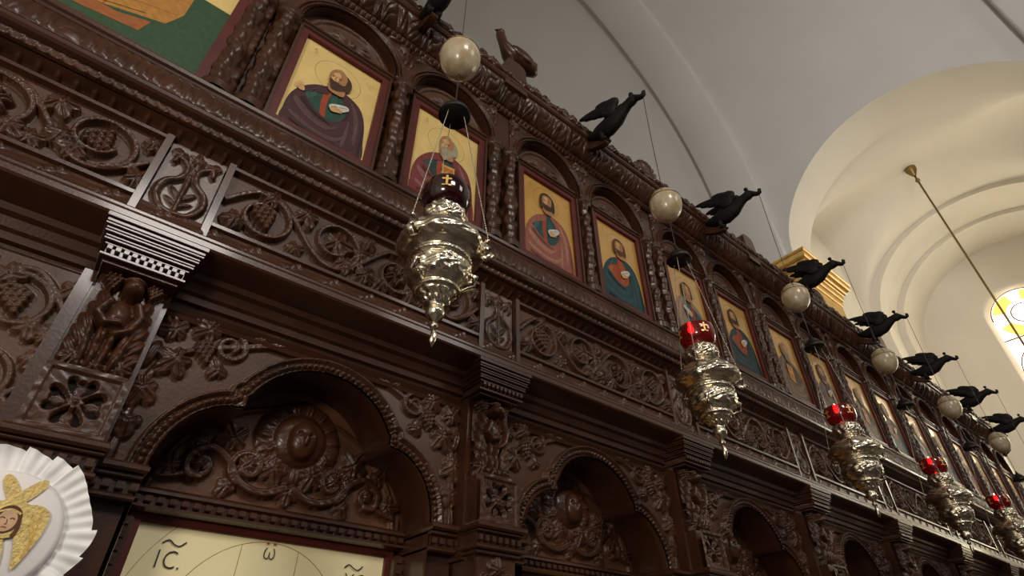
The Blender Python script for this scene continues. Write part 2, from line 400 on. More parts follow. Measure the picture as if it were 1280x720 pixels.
# side chapel: groin vault bay, two ribs, end wall with a window
def tunnel(name, x0, x1, a, b, m=PLASTER_C, ac=AC, az=AZ):
    pr = [(ac + a, z) for z in np.linspace(FLOOR, az, 6)[:-1]] + [(ac + a * math.cos(t), az + b * math.sin(t)) for t in np.linspace(0, math.pi, 60)] + [(ac - a, z) for z in np.linspace(az, FLOOR, 6)[1:]]
    P3 = np.array([[(x, y, z) for y, z in pr] for x in np.linspace(x0, x1, 6)]); return tag(grid_obj(name, P3, m), kind='structure')
def ring(name, x, a, b, a2, b2):
    ths = np.linspace(0, math.pi, 60)
    def pr(a, b): return [(AC + a, z) for z in np.linspace(FLOOR, AZ, 6)[:-1]] + [(AC + a * math.cos(t), AZ + b * math.sin(t)) for t in ths] + [(AC - a, z) for z in np.linspace(AZ, FLOOR, 6)[1:]]
    P3 = np.array([[(x, y, z) for y, z in pr(a, b)], [(x, y, z) for y, z in pr(a2, b2)]]); tag(grid_obj(name, P3, PLASTER_C), kind='structure')
bx0, bx1 = 7.78, 10.2; bw = AA + .16
gy = np.linspace(AC - bw, AC + bw, 81); gx = np.linspace(bx0, bx1, 61); GX, GY = np.meshgrid(gx, gy)
zA = AZ + 1.72 * np.sqrt(np.clip(1 - ((GY - AC) / bw) ** 2, 0, 1)); zB = AZ - .1 + 1.86 * np.sqrt(np.clip(1 - ((GX - (bx0 + bx1) / 2) / ((bx1 - bx0) / 2)) ** 2, 0, 1))
k = 9.; zz = np.log(np.exp(k * (zA - 6)) + np.exp(k * (zB - 6))) / k + 6
tag(grid_obj('ceiling_chapel', np.stack([GX, GY, zz], -1), PLASTER_C), kind='structure')
for nm, yy in (('wall_chapel_east', AC + bw), ('wall_chapel_west', AC - bw)):
    v = [(bx0, yy, FLOOR), (bx1, yy, FLOOR)] + [(x, yy, z) for x, z in zip(gx[::-1], zz[0][::-1])]
    tag(fresh(nm, v, [list(range(len(v)))], PLASTER_C, False), kind='structure')
ring('trim_4', bx0, AA, AB, AA + .5, AB + .9)
ring('trim_5', bx1, AA - .02, AB - .02, AA + .5, AB + .9); tunnel('trim_6', bx1, 10.55, AA - .02, AB - .02)
ring('trim_7', 10.55, AA - .02, AB - .02, AA + .05, AB + .05); tunnel('trim_8', 10.55, 11.1, AA + .05, AB + .05)
ring('trim_9', 11.1, AA - .07, AB - .02, AA + .05, AB + .05); tunnel('trim_10', 11.1, 12.0, AA - .07, AB - .02)
# end wall with the window opening
WC, WH, WZ0, WZ1 = .58, .54, 1.6, 6.12
def wpoly(h, z0, z1, rr, n=10):
    p = []
    for (cx, cz, a0) in ((WC + h - rr, z0 + .05, -90), (WC + h - rr, z1 - rr, 0), (WC - h + rr, z1 - rr, 90), (WC - h + rr, z0 + .05, 180)):
        for i in range(n + 1):
            a = math.radians(a0 + 90 * i / n); r = rr if a0 in (0, 90) else .05
            ox = (rr - .05) * (1 if a0 == -90 else -1) if a0 in (-90, 180) else 0
            p.append((cx + ox + r * math.cos(a), cz + r * math.sin(a)))
    return np.array(p)
ins = wpoly(WH, WZ0, WZ1, .53); c = np.array([WC, (WZ0 + WZ1) / 2])
ins2 = wpoly(WH - .07, WZ0 + .07, WZ1 - .07, .46)
def dense(p): return np.concatenate([np.array([a * (1 - t) + b * t for t in np.linspace(0, 1, 12, endpoint=False)]) for a, b in zip(p, np.roll(p, -1, 0))])
ins, ins2 = dense(ins), dense(ins2)
out = []
for q in ins:
    d = q - c; k = min(3.6 / (abs(d[0]) + 1e-9), 6.5 / (abs(d[1]) + 1e-9)); out.append(c + d * k)
out = np.array(out); cl = lambda a: np.concatenate([a, a[:1]])
P3 = np.stack([np.stack([np.full(len(q), x), q[:, 0], q[:, 1]], -1) for q, x in ((cl(out), 12.0), (cl(ins), 12.0), (cl(ins * .97 + c * .03), 12.02), (cl(ins2), 12.22))])
tag(grid_obj('wall_chapel_end', P3, PLASTER_C), kind='structure')
# window: leaded stained glass
WG = [mat('window_amber', (.9, .6, .1), .3, emit=(1, .60, .12), estr=1.5), mat('window_clear', (1, 1, .95), .3, emit=(1, .95, .80), estr=3.0),
      mat('window_lilac', (.8, .75, .9), .3, emit=(.93, .84, 1), estr=1.15), mat('window_lead', (.16, .09, .05), .5), mat('window_aqua', (.5, .8, .8), .3, emit=(.45, .9, .9), estr=1.6)]
WG2 = [WG[0], mat('window_clear_bright', (1, 1, .95), .3, emit=(1, .86, .55), estr=9), mat('window_lilac_bright', (.8, .75, .9), .3, emit=(.75, .9, 1), estr=6), WG[3], WG[4]]
def build_window(name, wc, x, wz1=WZ1 - .07, wz0=WZ0 + .07, h=WH - .07, rr=.46, wm=WG):
    w = MB()
    def disc(cy, cz, r0, r1, a0, a1, xx, k, n=20):
        w.k = k; v = []; f = []
        for i in range(n + 1):
            a = a0 + (a1 - a0) * i / n
            v += [(xx, cy + r0 * math.cos(a), cz + r0 * math.sin(a)), (xx, cy + r1 * math.cos(a), cz + r1 * math.sin(a))]
        for i in range(n): f.append([2 * i, 2 * i + 1, 2 * i + 3, 2 * i + 2])
        w.add(v, f)
    pl = wpoly(h, wz0, wz1, rr) + np.array([wc - WC, 0]); w.k = 1; w.add([(x, a, b) for a, b in pl], [list(range(len(pl)))])
    z = wz1 - h
    first = True
    while z > wz0 + .3:
        disc(wc, z, 0, .17, 0, 2 * math.pi, x - .008, 2, 28); disc(wc, z, .17, .19, 0, 2 * math.pi, x - .012, 3, 28)
        disc(wc, z, .25, h - .03, .3, 1.3, x - .006, 0); disc(wc, z, .25, h - .03, 1.8, 2.8, x - .006, 0); disc(wc, z, h - .02, h, 0, math.pi, x - .012, 3, 32)
        disc(wc, z, .25, h - .03, 3.5, 4.4, x - .006, 4); disc(wc, z, .25, h - .03, 5.0, 5.9, x - .006, 0)
        z -= 1.02
    w.k = 3
    for k in range(1, 5): w.box(x - .012, x - .002, wc - h, wc + h, wz0 + (wz1 - wz0) * k / 5 - .012, wz0 + (wz1 - wz0) * k / 5 + .012)
    o = w.build(name, wm); tag(o, kind='structure'); return o
build_window('window_1', WC, 12.20)
build_window('window_2', -.72, 11.97, 5.0, 2.0, .50, .49, WG2)

# ------------------------------------------------------------------ the carved screen
PITCH, B0, XC0, NB = .785, -.0255, .367, 8
XL, XR = -1.25, B0 + PITCH * NB + .12
ico = empty('iconostasis', (2.4, 1.07, FLOOR), 'tall carved dark walnut altar screen with arches, friezes and rows of icons', 'altar screen')
IO = Vector((2.4, 1.07, FLOOR))
class Hold: pass
def scr(o, label=None):                      # re-hang a part under the screen, keeping its place
    o.parent = ico; o.location = o.location - ico.location
    if label: o['label'] = label
    return o
def bx(k): return B0 + PITCH * k
def cxk(k): return XC0 + PITCH * k
def reps(o, ks, dx=PITCH):                   # copies of a part one bay further each
    for k in ks: copy_part(o, ico, k * dx)

# backing wall of the upper tiers and of the plinth
b = MB(); b.box(XL, XR, 1.02, 1.10, .69, 1.86); scr(b.build('backboard', WOODG))
b = MB(); b.box(XL, XR, 1.20, 1.26, FLOOR, .70); scr(b.build('lower_backboard', WOOD))
b = MB(); b.box(XR - .10, XR, .985, 1.10, FLOOR, 1.75, .006); scr(b.build('end_post', WOODS))
# lower cornice: soffit and lip beneath the frieze
b = MB(); b.prism([(1.21, .600), (1.065, .600), (1.062, .612), (1.052, .615), (1.050, .628), (1.042, .632), (1.036, .648), (1.024, .652), (1.022, .664), (.975, .676), (.966, .680), (.963, .684), (.963, .690), (.967, .693), (.967, .698), (.972, .701), (.985, .716), (.985, .722), (1.06, .722), (1.21, .722)], XL, XR, 'x')
scr(b.build('lower_cornice', WOODS))
def leafpat(per, amp, sharp=2.0):
    def f(X, T):
        u = (X / per) % 1 - .5; e = np.sin(np.pi * T)
        tongue = np.clip(1 - (np.abs(u) / (.46 * np.sqrt(np.clip(1 - (1 - T) ** sharp, .02, 1)))) ** 2, 0, 1)
        vein = np.exp(-(u / .07) ** 2)
        return amp * np.sqrt(tongue) * (.4 + .6 * e) * (1 - .45 * vein)
    return f
def dentpat(per, amp, duty=.55):
    def f(X, T):
        u = (X / per) % 1
        return amp * ((u < duty) & (T > .15) & (T < .85))
    return f
def sidepat(per, amp):                       # running acanthus seen as slanted lobes
    def f(X, T):
        u = X / per + T * .6; s1 = np.sin(2 * np.pi * u); s2 = np.sin(2 * np.pi * u * 2 + 6 * T)
        return amp * (.5 + .5 * np.abs(s1)) * np.sin(np.pi * T) ** .5 + amp * .35 * s2 * np.sin(np.pi * T)
    return f
def sprig(per, amp):
    def f(X, T):
        u = (X / per) % 1 - .5; v = T - .5 - .25 * np.sin(u * 9)
        return amp * (np.sqrt(np.clip(1 - (u / .30) ** 2 - (v / .30) ** 2, 0, 1)) * (.6 + .4 * np.cos(u * 40 + v * 6)))
    return f
def organic(per, amp):
    def f(X, T):
        a = X / per + .25 * np.sin(X * 31) + .2 * np.sin(X * 77 + T * 3); q = np.abs(np.sin(np.pi * (a + .5 * T))); r = np.abs(np.sin(np.pi * (a * 2.3 - 1.1 * T) + 1.5 * np.sin(X * 53)))
        return amp * np.sin(np.pi * T) ** .5 * (.25 + .75 * q ** .6 * (.45 + .55 * r ** .5))
    return f
N = 3000
scr(band('frieze_rail', [(.984, .722), (.990, .740), (.992, .752)], XL, XR, sprig(.085, .005), N, 14, WOOD))
# icon ledge: cove with dentils, lip, leaf band
def dotpat(per, amp):
    def f(X, T):
        u = (X / per) % 1 - .5; return amp * np.sqrt(np.clip(1 - (u / .16) ** 2 - ((T - .5) / .3) ** 2, 0, 1))
    return f
scr(band('ledge_cove', [(1.003, .912), (1.0, .925), (.990, .934), (.965, .944)], XL, XR, dotpat(.030, .005), N, 14, WOOD))
scr(band('dentil_row', [(.965, .948), (.958, .950), (.955, .962), (.950, .966)], XL, XR, dotpat(.020, .003), N, 14, WOOD))
b = MB(); b.prism([(1.03, .93), (.97, .950), (.950, .966), (.943, .969), (.938, .974), (.938, .984), (.946, .990), (.99, 1.062), (.974, 1.068), (.968, 1.072), (.966, 1.078), (.972, 1.084), (.966, 1.088), (.964, 1.096), (.968, 1.102), (1.0, 1.108), (1.03, 1.108)], XL, XR, 'x')
scr(b.build('icon_ledge', WOODS))
scr(band('leaf_band', [(.942, .990), (.946, 1.012), (.954, 1.040), (.964, 1.064)], XL, XR, organic(.026, .008), N, 22, WOOD))
# vine friezes: one per bay
fx0, fx1 = .068, .726 - .0255 + .0
w0, w1 = bx(0) + .068, bx(1) - .068
R = Relief(w0, w1, .755, .918, .0019, 3); R.rinceau(w0 + .006, w1 - .006, .760, .913, 4, .024)
fr = scr(R.obj('vine_frieze', WOODG, 1.004, two=WOOD)); 
b = MB(); b.prism([(.990, .750), (.984, .752), (.984, .760), (1.004, .764), (1.01, .75)], w0, w1, 'x'); rl = scr(b.build('frieze_border', WOODS))
b = MB(); b.prism([(.990, .926), (.990, .918), (1.004, .914), (1.01, .926)], w0, w1, 'x'); rl2 = scr(b.build('frieze_border', WOODS))
reps(fr, range(-1, NB)[:1]); reps(fr, range(1, NB)); reps(rl, [-1] + list(range(1, NB))); reps(rl2, [-1] + list(range(1, NB)))
# narrow upright panels between the friezes, with flat mouldings
R = Relief(-.052, .052, .722, .93, .0017, 9)
for sg in (-1, 1):
    R.stroke([(sg * q[0], q[1]) for q in catmull([(.0, .748), (.022, .752), (.040, .782), (.036, .815), (.014, .838), (.010, .868), (.030, .888), (.036, .872)], 6, False)], .0085, .013, .006, p=.35)
    R.leaf(sg * .030, .893, 1.57 - sg * .8, .020, .013, 3); R.leaf(sg * .022, .742, -.6 if sg > 0 else 3.7, .020, .011, 3)
    R.ellip(sg * .012, .800, .020, .007, sg * .9, .010, groove=.3); R.ellip(sg * .011, .776, .018, .006, sg * .7, .009)
R.stroke([(0, .745), (0, .87)], .0055, .011); R.leaf(0, .895, 1.57, .022, .013, 5); R.ellip(0, .845, .008, .016, 0, .012)
np_ = scr(R.obj('upright_panel', WOODP, 1.0, loc=(bx(0), 0, 0), two=WOOD))
for sg in (-1, 1):
    b = MB(); b.box(sg * .061 - .0065, sg * .061 + .0065, .984, 1.03, .720, .928, .002); b.build('panel_moulding', WOODS, np_)
reps(np_, range(1, NB + 1))

# lower arcade -------------------------------------------------------
def half_arch(o=0.0):
    p = []
    for a in np.linspace(0, 78, 12):
        t = math.radians(a); p.append((.150 + (.116 + o) * math.cos(t), .306 + (.136 + o) * math.sin(t)))
    p += [(.150 + o, .442 + o), (.150 + o, .464 + o * .8)]
    for a in np.linspace(25, 90, 14):
        t = math.radians(a); p.append(((.157 + o) * math.cos(t), .408 + (.152 + o) * math.sin(t)))
    return p
def full_arch(o=0.0):
    h = half_arch(o); return h + [(-x, z) for x, z in h[::-1][1:]]
HB = PITCH / 2
inner = full_arch(0); mid = full_arch(.014)
R = Relief(-HB + .05, HB - .05, .27, .605, .0021, 5)
Dm, Sm = poly_field(R.X, R.Z, mid)
for sg in (-1, 1):
    R.spiral(sg * .205, .555, .030, 1.2, 1.3, .007, .013, sg)
    R.leaf(sg * .250, .575, .6 if sg > 0 else 2.5, .035, .016, 5); R.leaf(sg * .155, .590, 1.4, .022, .012, 3)
    R.stroke(catmull([(sg * .10, .600), (sg * .17, .570), (sg * .24, .540), (sg * .30, .50), (sg * .320, .43), (sg * .322, .36)], 8, False), .008, .012, .005, groove=.3)
    R.leaf(sg * .305, .555, 1.0 if sg > 0 else 2.1, .034, .016, 5); R.leaf(sg * .285, .500, -.9 if sg > 0 else 4.0, .040, .018, 5)
    R.leaf(sg * .318, .435, -1.3 if sg > 0 else 4.4, .038, .017, 5); R.leaf(sg * .318, .375, -1.5, .030, .014, 3)
    R.grapes(sg * .245, .530, -1.2, .030, .017); R.ellip(sg * .325, .50, .030, .010, 1.4, .016, groove=.3)
    R.ellip(sg * .322, .325, .030, .009, 1.57, .012, groove=.3)
    R.leaf(sg * .215, .500, 1.2 if sg > 0 else 2., .026, .013, 3)
mould = np.where(Dm < .017, .020 - .010 * (Dm < .011) + .010 * np.clip(1 - (Dm / .0062) ** 2, 0, 1) ** .5 * (((Sm / .0125) % 1) < .72), 0)
R.H = np.maximum(R.H * (Dm > .017), mould)
R.hole = inside(R.X, R.Z, inner + [(-.266, 0), (.266, 0)])
ap = scr(R.obj('arch_panel', WOODG, 1.070, loc=(cxk(0), 0, 0), two=WOOD))
path = [(.266, .05)] + inner + [(-.266, .05)]
P3 = np.array([[(x, y, z) for x, z in path] for y in (1.056, 1.058, 1.075, 1.12, 1.20)])
P3[0, :, 0] *= 1.004
grid_obj('arch_reveal', P3, WOODS, None, ap)
reps(ap, range(1, NB))
# carved lunette over each lower icon
R = Relief(-.262, .262, .286, .575, .0021, 6)
R.dome(0, .450, .092, .016, .3); R.dome(0, .450, .060, .034, .4)
for k in range(15):
    a = 2 * math.pi * k / 15 + .2; R.ellip(.070 * math.cos(a), .450 + .070 * math.sin(a), .024, .0125, a, .018, groove=.2)
R.ellip(0, .445, .030, .040, 0, .022, base=.030); R.ellip(0, .442, .006, .014, 0, .010, base=.050)
for sg in (-1, 1): w = R.win(sg * .012, .455, .007); R.H[w] -= .010 * np.clip(1 - np.hypot(R.X[w] - sg * .012, R.Z[w] - .455) / .007, 0, 1)
for sg in (-1, 1):
    R.stroke(catmull([(sg * .01, .350), (sg * .05, .334), (sg * .095, .345), (sg * .130, .385), (sg * .165, .400), (sg * .195, .375), (sg * .190, .345), (sg * .168, .342)], 10, False), .0105, .020, .007, p=.3, groove=.25)
    R.spiral(sg * .088, .378, .036, -1.2 if sg > 0 else 4.3, 1.15, .0095, .020, sg); R.spiral(sg * .172, .366, .030, 1.6, 1.1, .009, .018, -sg)
    R.stroke(catmull([(sg * .19, .345), (sg * .215, .335), (sg * .240, .330)], 6, False), .008, .016, .003, p=.3)
    R.leaf(sg * .088, .380, 1.2, .028, .022, 5); R.leaf(sg * .172, .368, 2, .022, .020, 5)
    R.leaf(sg * .222, .352, .2 if sg > 0 else 2.9, .034, .018, 5); R.leaf(sg * .128, .425, 1.0 if sg > 0 else 2.1, .040, .018, 5)
    R.leaf(sg * .040, .385, -1.9 if sg > 0 else -1.2, .036, .022, 5); R.leaf(sg * .190, .410, .9 if sg > 0 else 2.2, .028, .014, 3)
    R.leaf(sg * .118, .335, -1.2 if sg > 0 else 4.3, .026, .016, 3); R.leaf(sg * .060, .420, 2.2 if sg > 0 else .9, .026, .020, 3)
R.leaf(0, .345, -1.57, .030, .019, 5)
D2, S2 = poly_field(R.X, R.Z, [((.245) * math.cos(a), .300 + .215 * math.sin(a)) for a in np.linspace(0, math.pi, 50)])
R.H = np.maximum(R.H, np.where((D2 < .007) , .010 * np.clip(1 - (D2 / .007) ** 2, 0, 1) ** .5, 0) * (R.H < .004))
lu = scr(R.obj('lunette_carving', WOODL, 1.182, loc=(cxk(0), 0, 0), two=WOOD))
b = MB(); b.prism([(1.19, .312), (1.160, .308), (1.152, .302), (1.150, .296), (1.158, .292), (1.158, .280), (1.150, .276), (1.150, .272), (1.165, .268), (1.19, .268)], -.266, .266, 'x')
for i in range(27): b.box(-.262 + i * .0197, -.262 + i * .0197 + .012, 1.149, 1.16, .280, .292, .002)
b.build('dentil_moulding', WOODS, lu)
for sg in (-1, 1):
    b = MB()
    b.box(sg * .257 - .011, sg * .257 + .011, 1.150, 1.19, FLOOR, .256, .003)
    for i in range(24): b.box(sg * .257 - .006, sg * .257 + .006, 1.146, 1.152, .24 - i * .02, .25 - i * .02, .001)
    b.build('beaded_post', WOODS, lu)
reps(lu, range(1, NB))
# cornice at the springing of each arch
sps = []
for sg in (-1, 1):
    b = MB()
    x0, x1 = (.262, .345) if sg > 0 else (-.345, -.262)
    b.box(x0, x1, 1.035, 1.19, .292, .306, .004); b.box(x0 + .004, x1 - .004, 1.045, 1.19, .284, .292, .002); b.box(x0 + .008, x1 - .008, 1.056, 1.19, .262, .284)
    for i in range(4): b.box(x0 + .010 + i * .019, x0 + .022 + i * .019, 1.048, 1.06, .266, .280, .002)
    b.box(x0 + .004, x1 - .004, 1.050, 1.19, .252, .262, .003); b.box(x0 + .01, x1 - .01, 1.075, 1.2, FLOOR, .252)
    sp = scr(b.build('springing_cornice', WOODS, None, (cxk(0), 0, 0))); reps(sp, range(1, NB))
# moulded frame under the soffit of each bay
b = MB(); b.prism([(1.09, .575), (1.06, .578), (1.056, .586), (1.062, .590), (1.052, .600), (1.09, .604)], -HB + .05, HB - .05, 'x')
mo = scr(b.build('bay_moulding', WOODS, None, (cxk(0), 0, 0))); reps(mo, [-1] + list(range(1, NB)))
# pilasters
pl = MB(); pl.box(-.060, .060, 1.03, 1.21, .24, .612); pl.box(-.052, .052, .992, 1.2, FLOOR, .25, .004)
pil = scr(pl.build('pilaster', WOODS, None, (bx(0), 0, 0)))
c = MB()
st = [(.596, .058, .985), (.603, .066, .975), (.610, .061, .980), (.624, .066, .974), (.630, .070, .968), (.636, .070, .968), (.642, .074, .963), (.648, .074, .963), (.654, .078, .959), (.660, .078, .959), (.668, .081, .955)]
for i, (z, hw, yf) in enumerate(st): c.box(-hw, hw, yf, 1.19, z, (st[i + 1][0] if i + 1 < len(st) else .679) - .0012, .0012)
for i in range(10): c.box(-.060 + i * .0125, -.060 + i * .0125 + .0075, .968, .985, .6115, .6225, .002)
c.build('capital', WOODS, pil)
R = Relief(-.052, .052, .412, .600, .0017, 11)
R.ellip(-.002, .515, .024, .038, .12, .034); R.dome(.002, .570, .016, .028, base=.018); R.ellip(.000, .588, .021, .009, .1, .034)
for q in range(6): R.ellip(-.026 + .0105 * q + .004 * math.sin(q * 2), .462 - .006 * (q % 2), .0075, .046, .14 - .06 * q, .030 + .004 * (q % 2), groove=.25)
R.stroke([(-.020, .535), (-.030, .510), (-.014, .495), (.004, .500)], .009, .040, .007); R.stroke([(.020, .540), (.030, .520), (.022, .492), (.006, .480)], .009, .038, .007)
for sg in (-1, 1):
    for k in range(5): R.ellip(sg * (.026 + .004 * k), .535 - .022 * k, .032 - .002 * k, .011, (1.25 - .08 * k) if sg > 0 else (1.9 + .08 * k), .030 - .002 * k, groove=.3)
    R.leaf(sg * .030, .432, -1.2 if sg > 0 else 4.3, .026, .022, 5)
R.grapes(-.030, .578, -1.4, .022, .026); R.grapes(.032, .580, -1.7, .020, .024)
R.leaf(0, .426, -1.57, .024, .026, 3)
R.obj('angel_carving', WOOD, 1.022, pil)
R = Relief(-.054, .054, .306, .408, .0016, 12)
e = np.maximum(np.abs(R.X) / .054, np.abs(R.Z - .357) / .051)
R.H = np.where(e > .84, .017, .012)
for k in range(8):
    a = math.pi / 4 + math.pi / 2 * (k // 2) + (-.36 if k % 2 else .36); cx_, cz_ = .0235 * math.cos(a), .357 + .0235 * math.sin(a); ca, sa = math.cos(a), math.sin(a)
    u = ((R.X - cx_) * ca + (R.Z - cz_) * sa) / .0150; v = (-(R.X - cx_) * sa + (R.Z - cz_) * ca) / (.0062 + .004 * np.clip(u, -1, 1)); R.H = np.where(u * u + v * v < 1, 0, R.H)
for k in range(4):
    a = math.pi / 2 * k; u = ((R.X - .022 * math.cos(a)) * math.cos(a) + (R.Z - .357 - .022 * math.sin(a)) * math.sin(a)) / .011; v = (-(R.X - .022 * math.cos(a)) * math.sin(a) + (R.Z - .357 - .022 * math.sin(a)) * math.cos(a)) / .006; R.H = np.where(u * u + v * v < 1, .002, R.H)
R.dome(0, .357, .007, .016)
bl = R.obj('flower_block', WOOD, .994, pil)
b = MB(); b.box(-.054, .054, .994, 1.20, .306, .408); b.build('block_body', WOODS, pil)
b = MB(); b.box(-.066, .066, .963, 1.2, .292, .306, .004); b.box(-.062, .062, .970, 1.2, .286, .291, .002); b.box(-.058, .058, .982, 1.2, .264, .286)
for i in range(7): b.box(-.056 + i * .0168, -.056 + i * .0168 + .010, .973, .985, .268, .282, .002)
b.box(-.062, .062, .972, 1.2, .254, .264, .003); b.box(-.058, .058, .980, 1.2, .246, .254, .002)
b.build('dentil_cornice', WOODS, pil)
R = Relief(-.05, .05, -.25, .246, .0022, 13)
for k in range(10):
    z = .22 - k * .05; R.leaf(0, z, 1.57, .026, .014, 5)
    for sg in (-1, 1): R.spiral(sg * .024, z - .02, .016, 0, 1.1, .005, .010, sg)
R.obj('shaft_carving', WOOD, .990, pil)
reps(pil, range(1, NB + 1))
# carved door surround left of the first pilaster
R = Relief(-.62, -.085, .30, .60, .0022, 21)
R.rinceau(-.60, -.10, .45, .590, 4, .018, 1); R.rinceau(-.60, -.10, .315, .45, 4, .018)
scr(R.obj('door_surround_carving', WOODG, 1.055))
b = MB(); b.prism([(1.20, .285), (1.0, .285), (1.0, .272), (1.02, .268), (1.02, .25), (1.0, .246), (1.0, .236), (1.03, .228), (1.20, .228)], -1.2, -.093, 'x')
for i in range(40): b.box(-1.19 + i * .0275, -1.19 + i * .0275 + .014, .998, 1.03, .252, .266, .002)
b.box(-1.2, -.093, 1.05, 1.2, FLOOR, .232); b.box(-.102, -.082, 1.025, 1.2, .285, .60, .003); b.box(-1.2, -.62, 1.05, 1.2, .285, .6)
b.box(-.62, -.10, 1.06, 1.2, .285, .605)
scr(b.build('door_surround', WOODS))

# upper icon tier ----------------------------------------------------
ZI0, ZI1, IW = 1.141, 1.505, .115
OFF = (-.18, .183)
def ua(o=0.0):
    return [((.150 + o) * math.cos(a), 1.548 + (.150 + o) * math.sin(a)) for a in np.linspace(0, math.pi, 50)]
R = Relief(-.1815, .1815, 1.53, 1.758, .0020, 31)
Dm, Sm = poly_field(R.X, R.Z, ua(.007))
for sg in (-1, 1):
    R.leaf(sg * .158, 1.708, .9 if sg > 0 else 2.2, .030, .012, 5); R.ellip(sg * .125, 1.738, .030, .010, .3 * sg, .012, groove=.3)
    R.ellip(sg * .172, 1.665, .030, .008, 1.5, .011, groove=.3); R.leaf(sg * .165, 1.742, 1.57, .018, .010, 3)
R.H = np.maximum(R.H * (Dm > .016), np.where(Dm < .016, .010 + .006 * np.cos(Dm / .016 * 9), 0))
R.hole = inside(R.X, R.Z, ua(-.004) + [(-.146, 1.4), (.146, 1.4)])
ua_ = scr(R.obj('upper_arch', WOOD, .985, loc=(cxk(0) + OFF[0], 0, 0)))
pp = [(.146, 1.53)] + ua(-.004) + [(-.146, 1.53)]
P3 = np.array([[(x, y, z) for x, z in pp] for y in (.975, .99, 1.03)]); grid_obj('arch_reveal', P3, WOODS, None, ua_)
R = Relief(-.150, .150, 1.55, 1.70, .0020, 33)
R.cherub(0, 1.602, .022, .018)
D2, _ = poly_field(R.X, R.Z, ua(-.025))
R.H = np.maximum(R.H, .009 * np.clip(1 - (D2 / .008) ** 2, 0, 1) ** .5)
for sg in (-1, 1): R.leaf(sg * .085, 1.580, .2 if sg > 0 else 2.9, .026, .010, 5)
R.hole = ~inside(R.X, R.Z, ua(.004) + [(-.154, 1.5), (.154, 1.5)])
R.obj('cherub_lunette', WOODG, 1.012, ua_)
b = MB(); b.prism([(1.02, 1.562), (.990, 1.560), (.983, 1.554), (.983, 1.548), (.989, 1.545), (.989, 1.536), (.985, 1.532), (.993, 1.526), (1.02, 1.526)], -.150, .150, 'x'); b.build('transom_moulding', WOODS, ua_)
ups = [ua_]
for k in range(NB):
    for j in range(2):
        if k or j: copy_part(ua_, ico, k * PITCH + (OFF[1] - OFF[0]) * j)
# filler between arches at bay boundaries
b = MB(); b.box(-.035, .035, .988, 1.03, 1.53, 1.76); fi = scr(b.build('arch_filler', WOODS, None, (bx(0), 0, 0)))
reps(fi, range(1, NB + 1))
# vine columns
def column_mesh(r, z0, z1, seed, name, parent=None, loc=(0, 0, 0)):
    nz, na = 150, 36; z = np.linspace(z0, z1, nz); a = np.linspace(0, 2 * math.pi, na, endpoint=False); A_, Z_ = np.meshgrid(a, z)
    rr = np.full_like(A_, r * .60); t = (Z_ - z0) / (z1 - z0)
    tw = A_ - t * 2 * math.pi * 2.4
    rr += r * .12 * np.abs(np.cos(tw)) ** .6
    rng = random.Random(seed)
    for k in range(46):
        za = z0 + (z1 - z0) * (k + .5) / 46; aa = (k * 2.1 + rng.uniform(-.3, .3)) % (2 * math.pi); da = (A_ - aa + math.pi) % (2 * math.pi) - math.pi
        q = (Z_ - za) / (r * .80) + .5 * np.abs(da); d = np.hypot(da / .62, q); rr = np.maximum(rr, r * (.66 + .50 * np.clip(1 - d, 0, 1) ** .35 * (1 - .35 * np.exp(-(da / .13) ** 2))) * (d < 1))
    for zc, h, ww in ((z0 + .012, .013, 1.25), (z1 - .014, .015, 1.3)):
        k = np.abs(Z_ - zc) < h; rr[k] = r * min(ww, 1.15)
    P3 = np.stack([rr * np.cos(A_), rr * np.sin(A_), Z_], -1)
    return grid_obj(name, P3, WOOD, None, parent, loc, wrap=True, flip=True)
c1 = scr(column_mesh(.033, 1.102, 1.55, 1, 'vine_column', None, (bx(0) - .033, 1.0, 0)))
c2 = scr(column_mesh(.033, 1.102, 1.55, 2, 'vine_column', None, (bx(0) + .036, 1.0, 0)))
c3 = scr(column_mesh(.032, 1.102, 1.55, 3, 'vine_column', None, (cxk(0) + .0015, 1.0, 0)))
reps(c1, range(1, NB + 1)); reps(c2, range(1, NB + 1)); reps(c3, range(1, NB))
# top cornice
b = MB(); b.prism([(1.10, 1.745), (.975, 1.745), (.970, 1.752), (.960, 1.756), (.915, 1.820), (.908, 1.823), (.903, 1.830), (.903, 1.842), (.915, 1.85), (1.10, 1.86)], XL, XR, 'x')
scr(b.build('top_cornice', WOODS))
scr(band('cornice_leaves', [(.968, 1.752), (.955, 1.765), (.935, 1.790), (.914, 1.820)], XL, XR, organic(.042, .014), N, 26, WOOD))
scr(band('cornice_beads', [(.982, 1.735), (.974, 1.742), (.966, 1.750)], XL, XR, leafpat(.018, .005), N, 8, WOOD))
scr(band('crest_rail', [(.906, 1.842), (.908, 1.856), (.920, 1.872), (.93, 1.874)], XL, XR, organic(.085, .020), N, 18, WOOD))
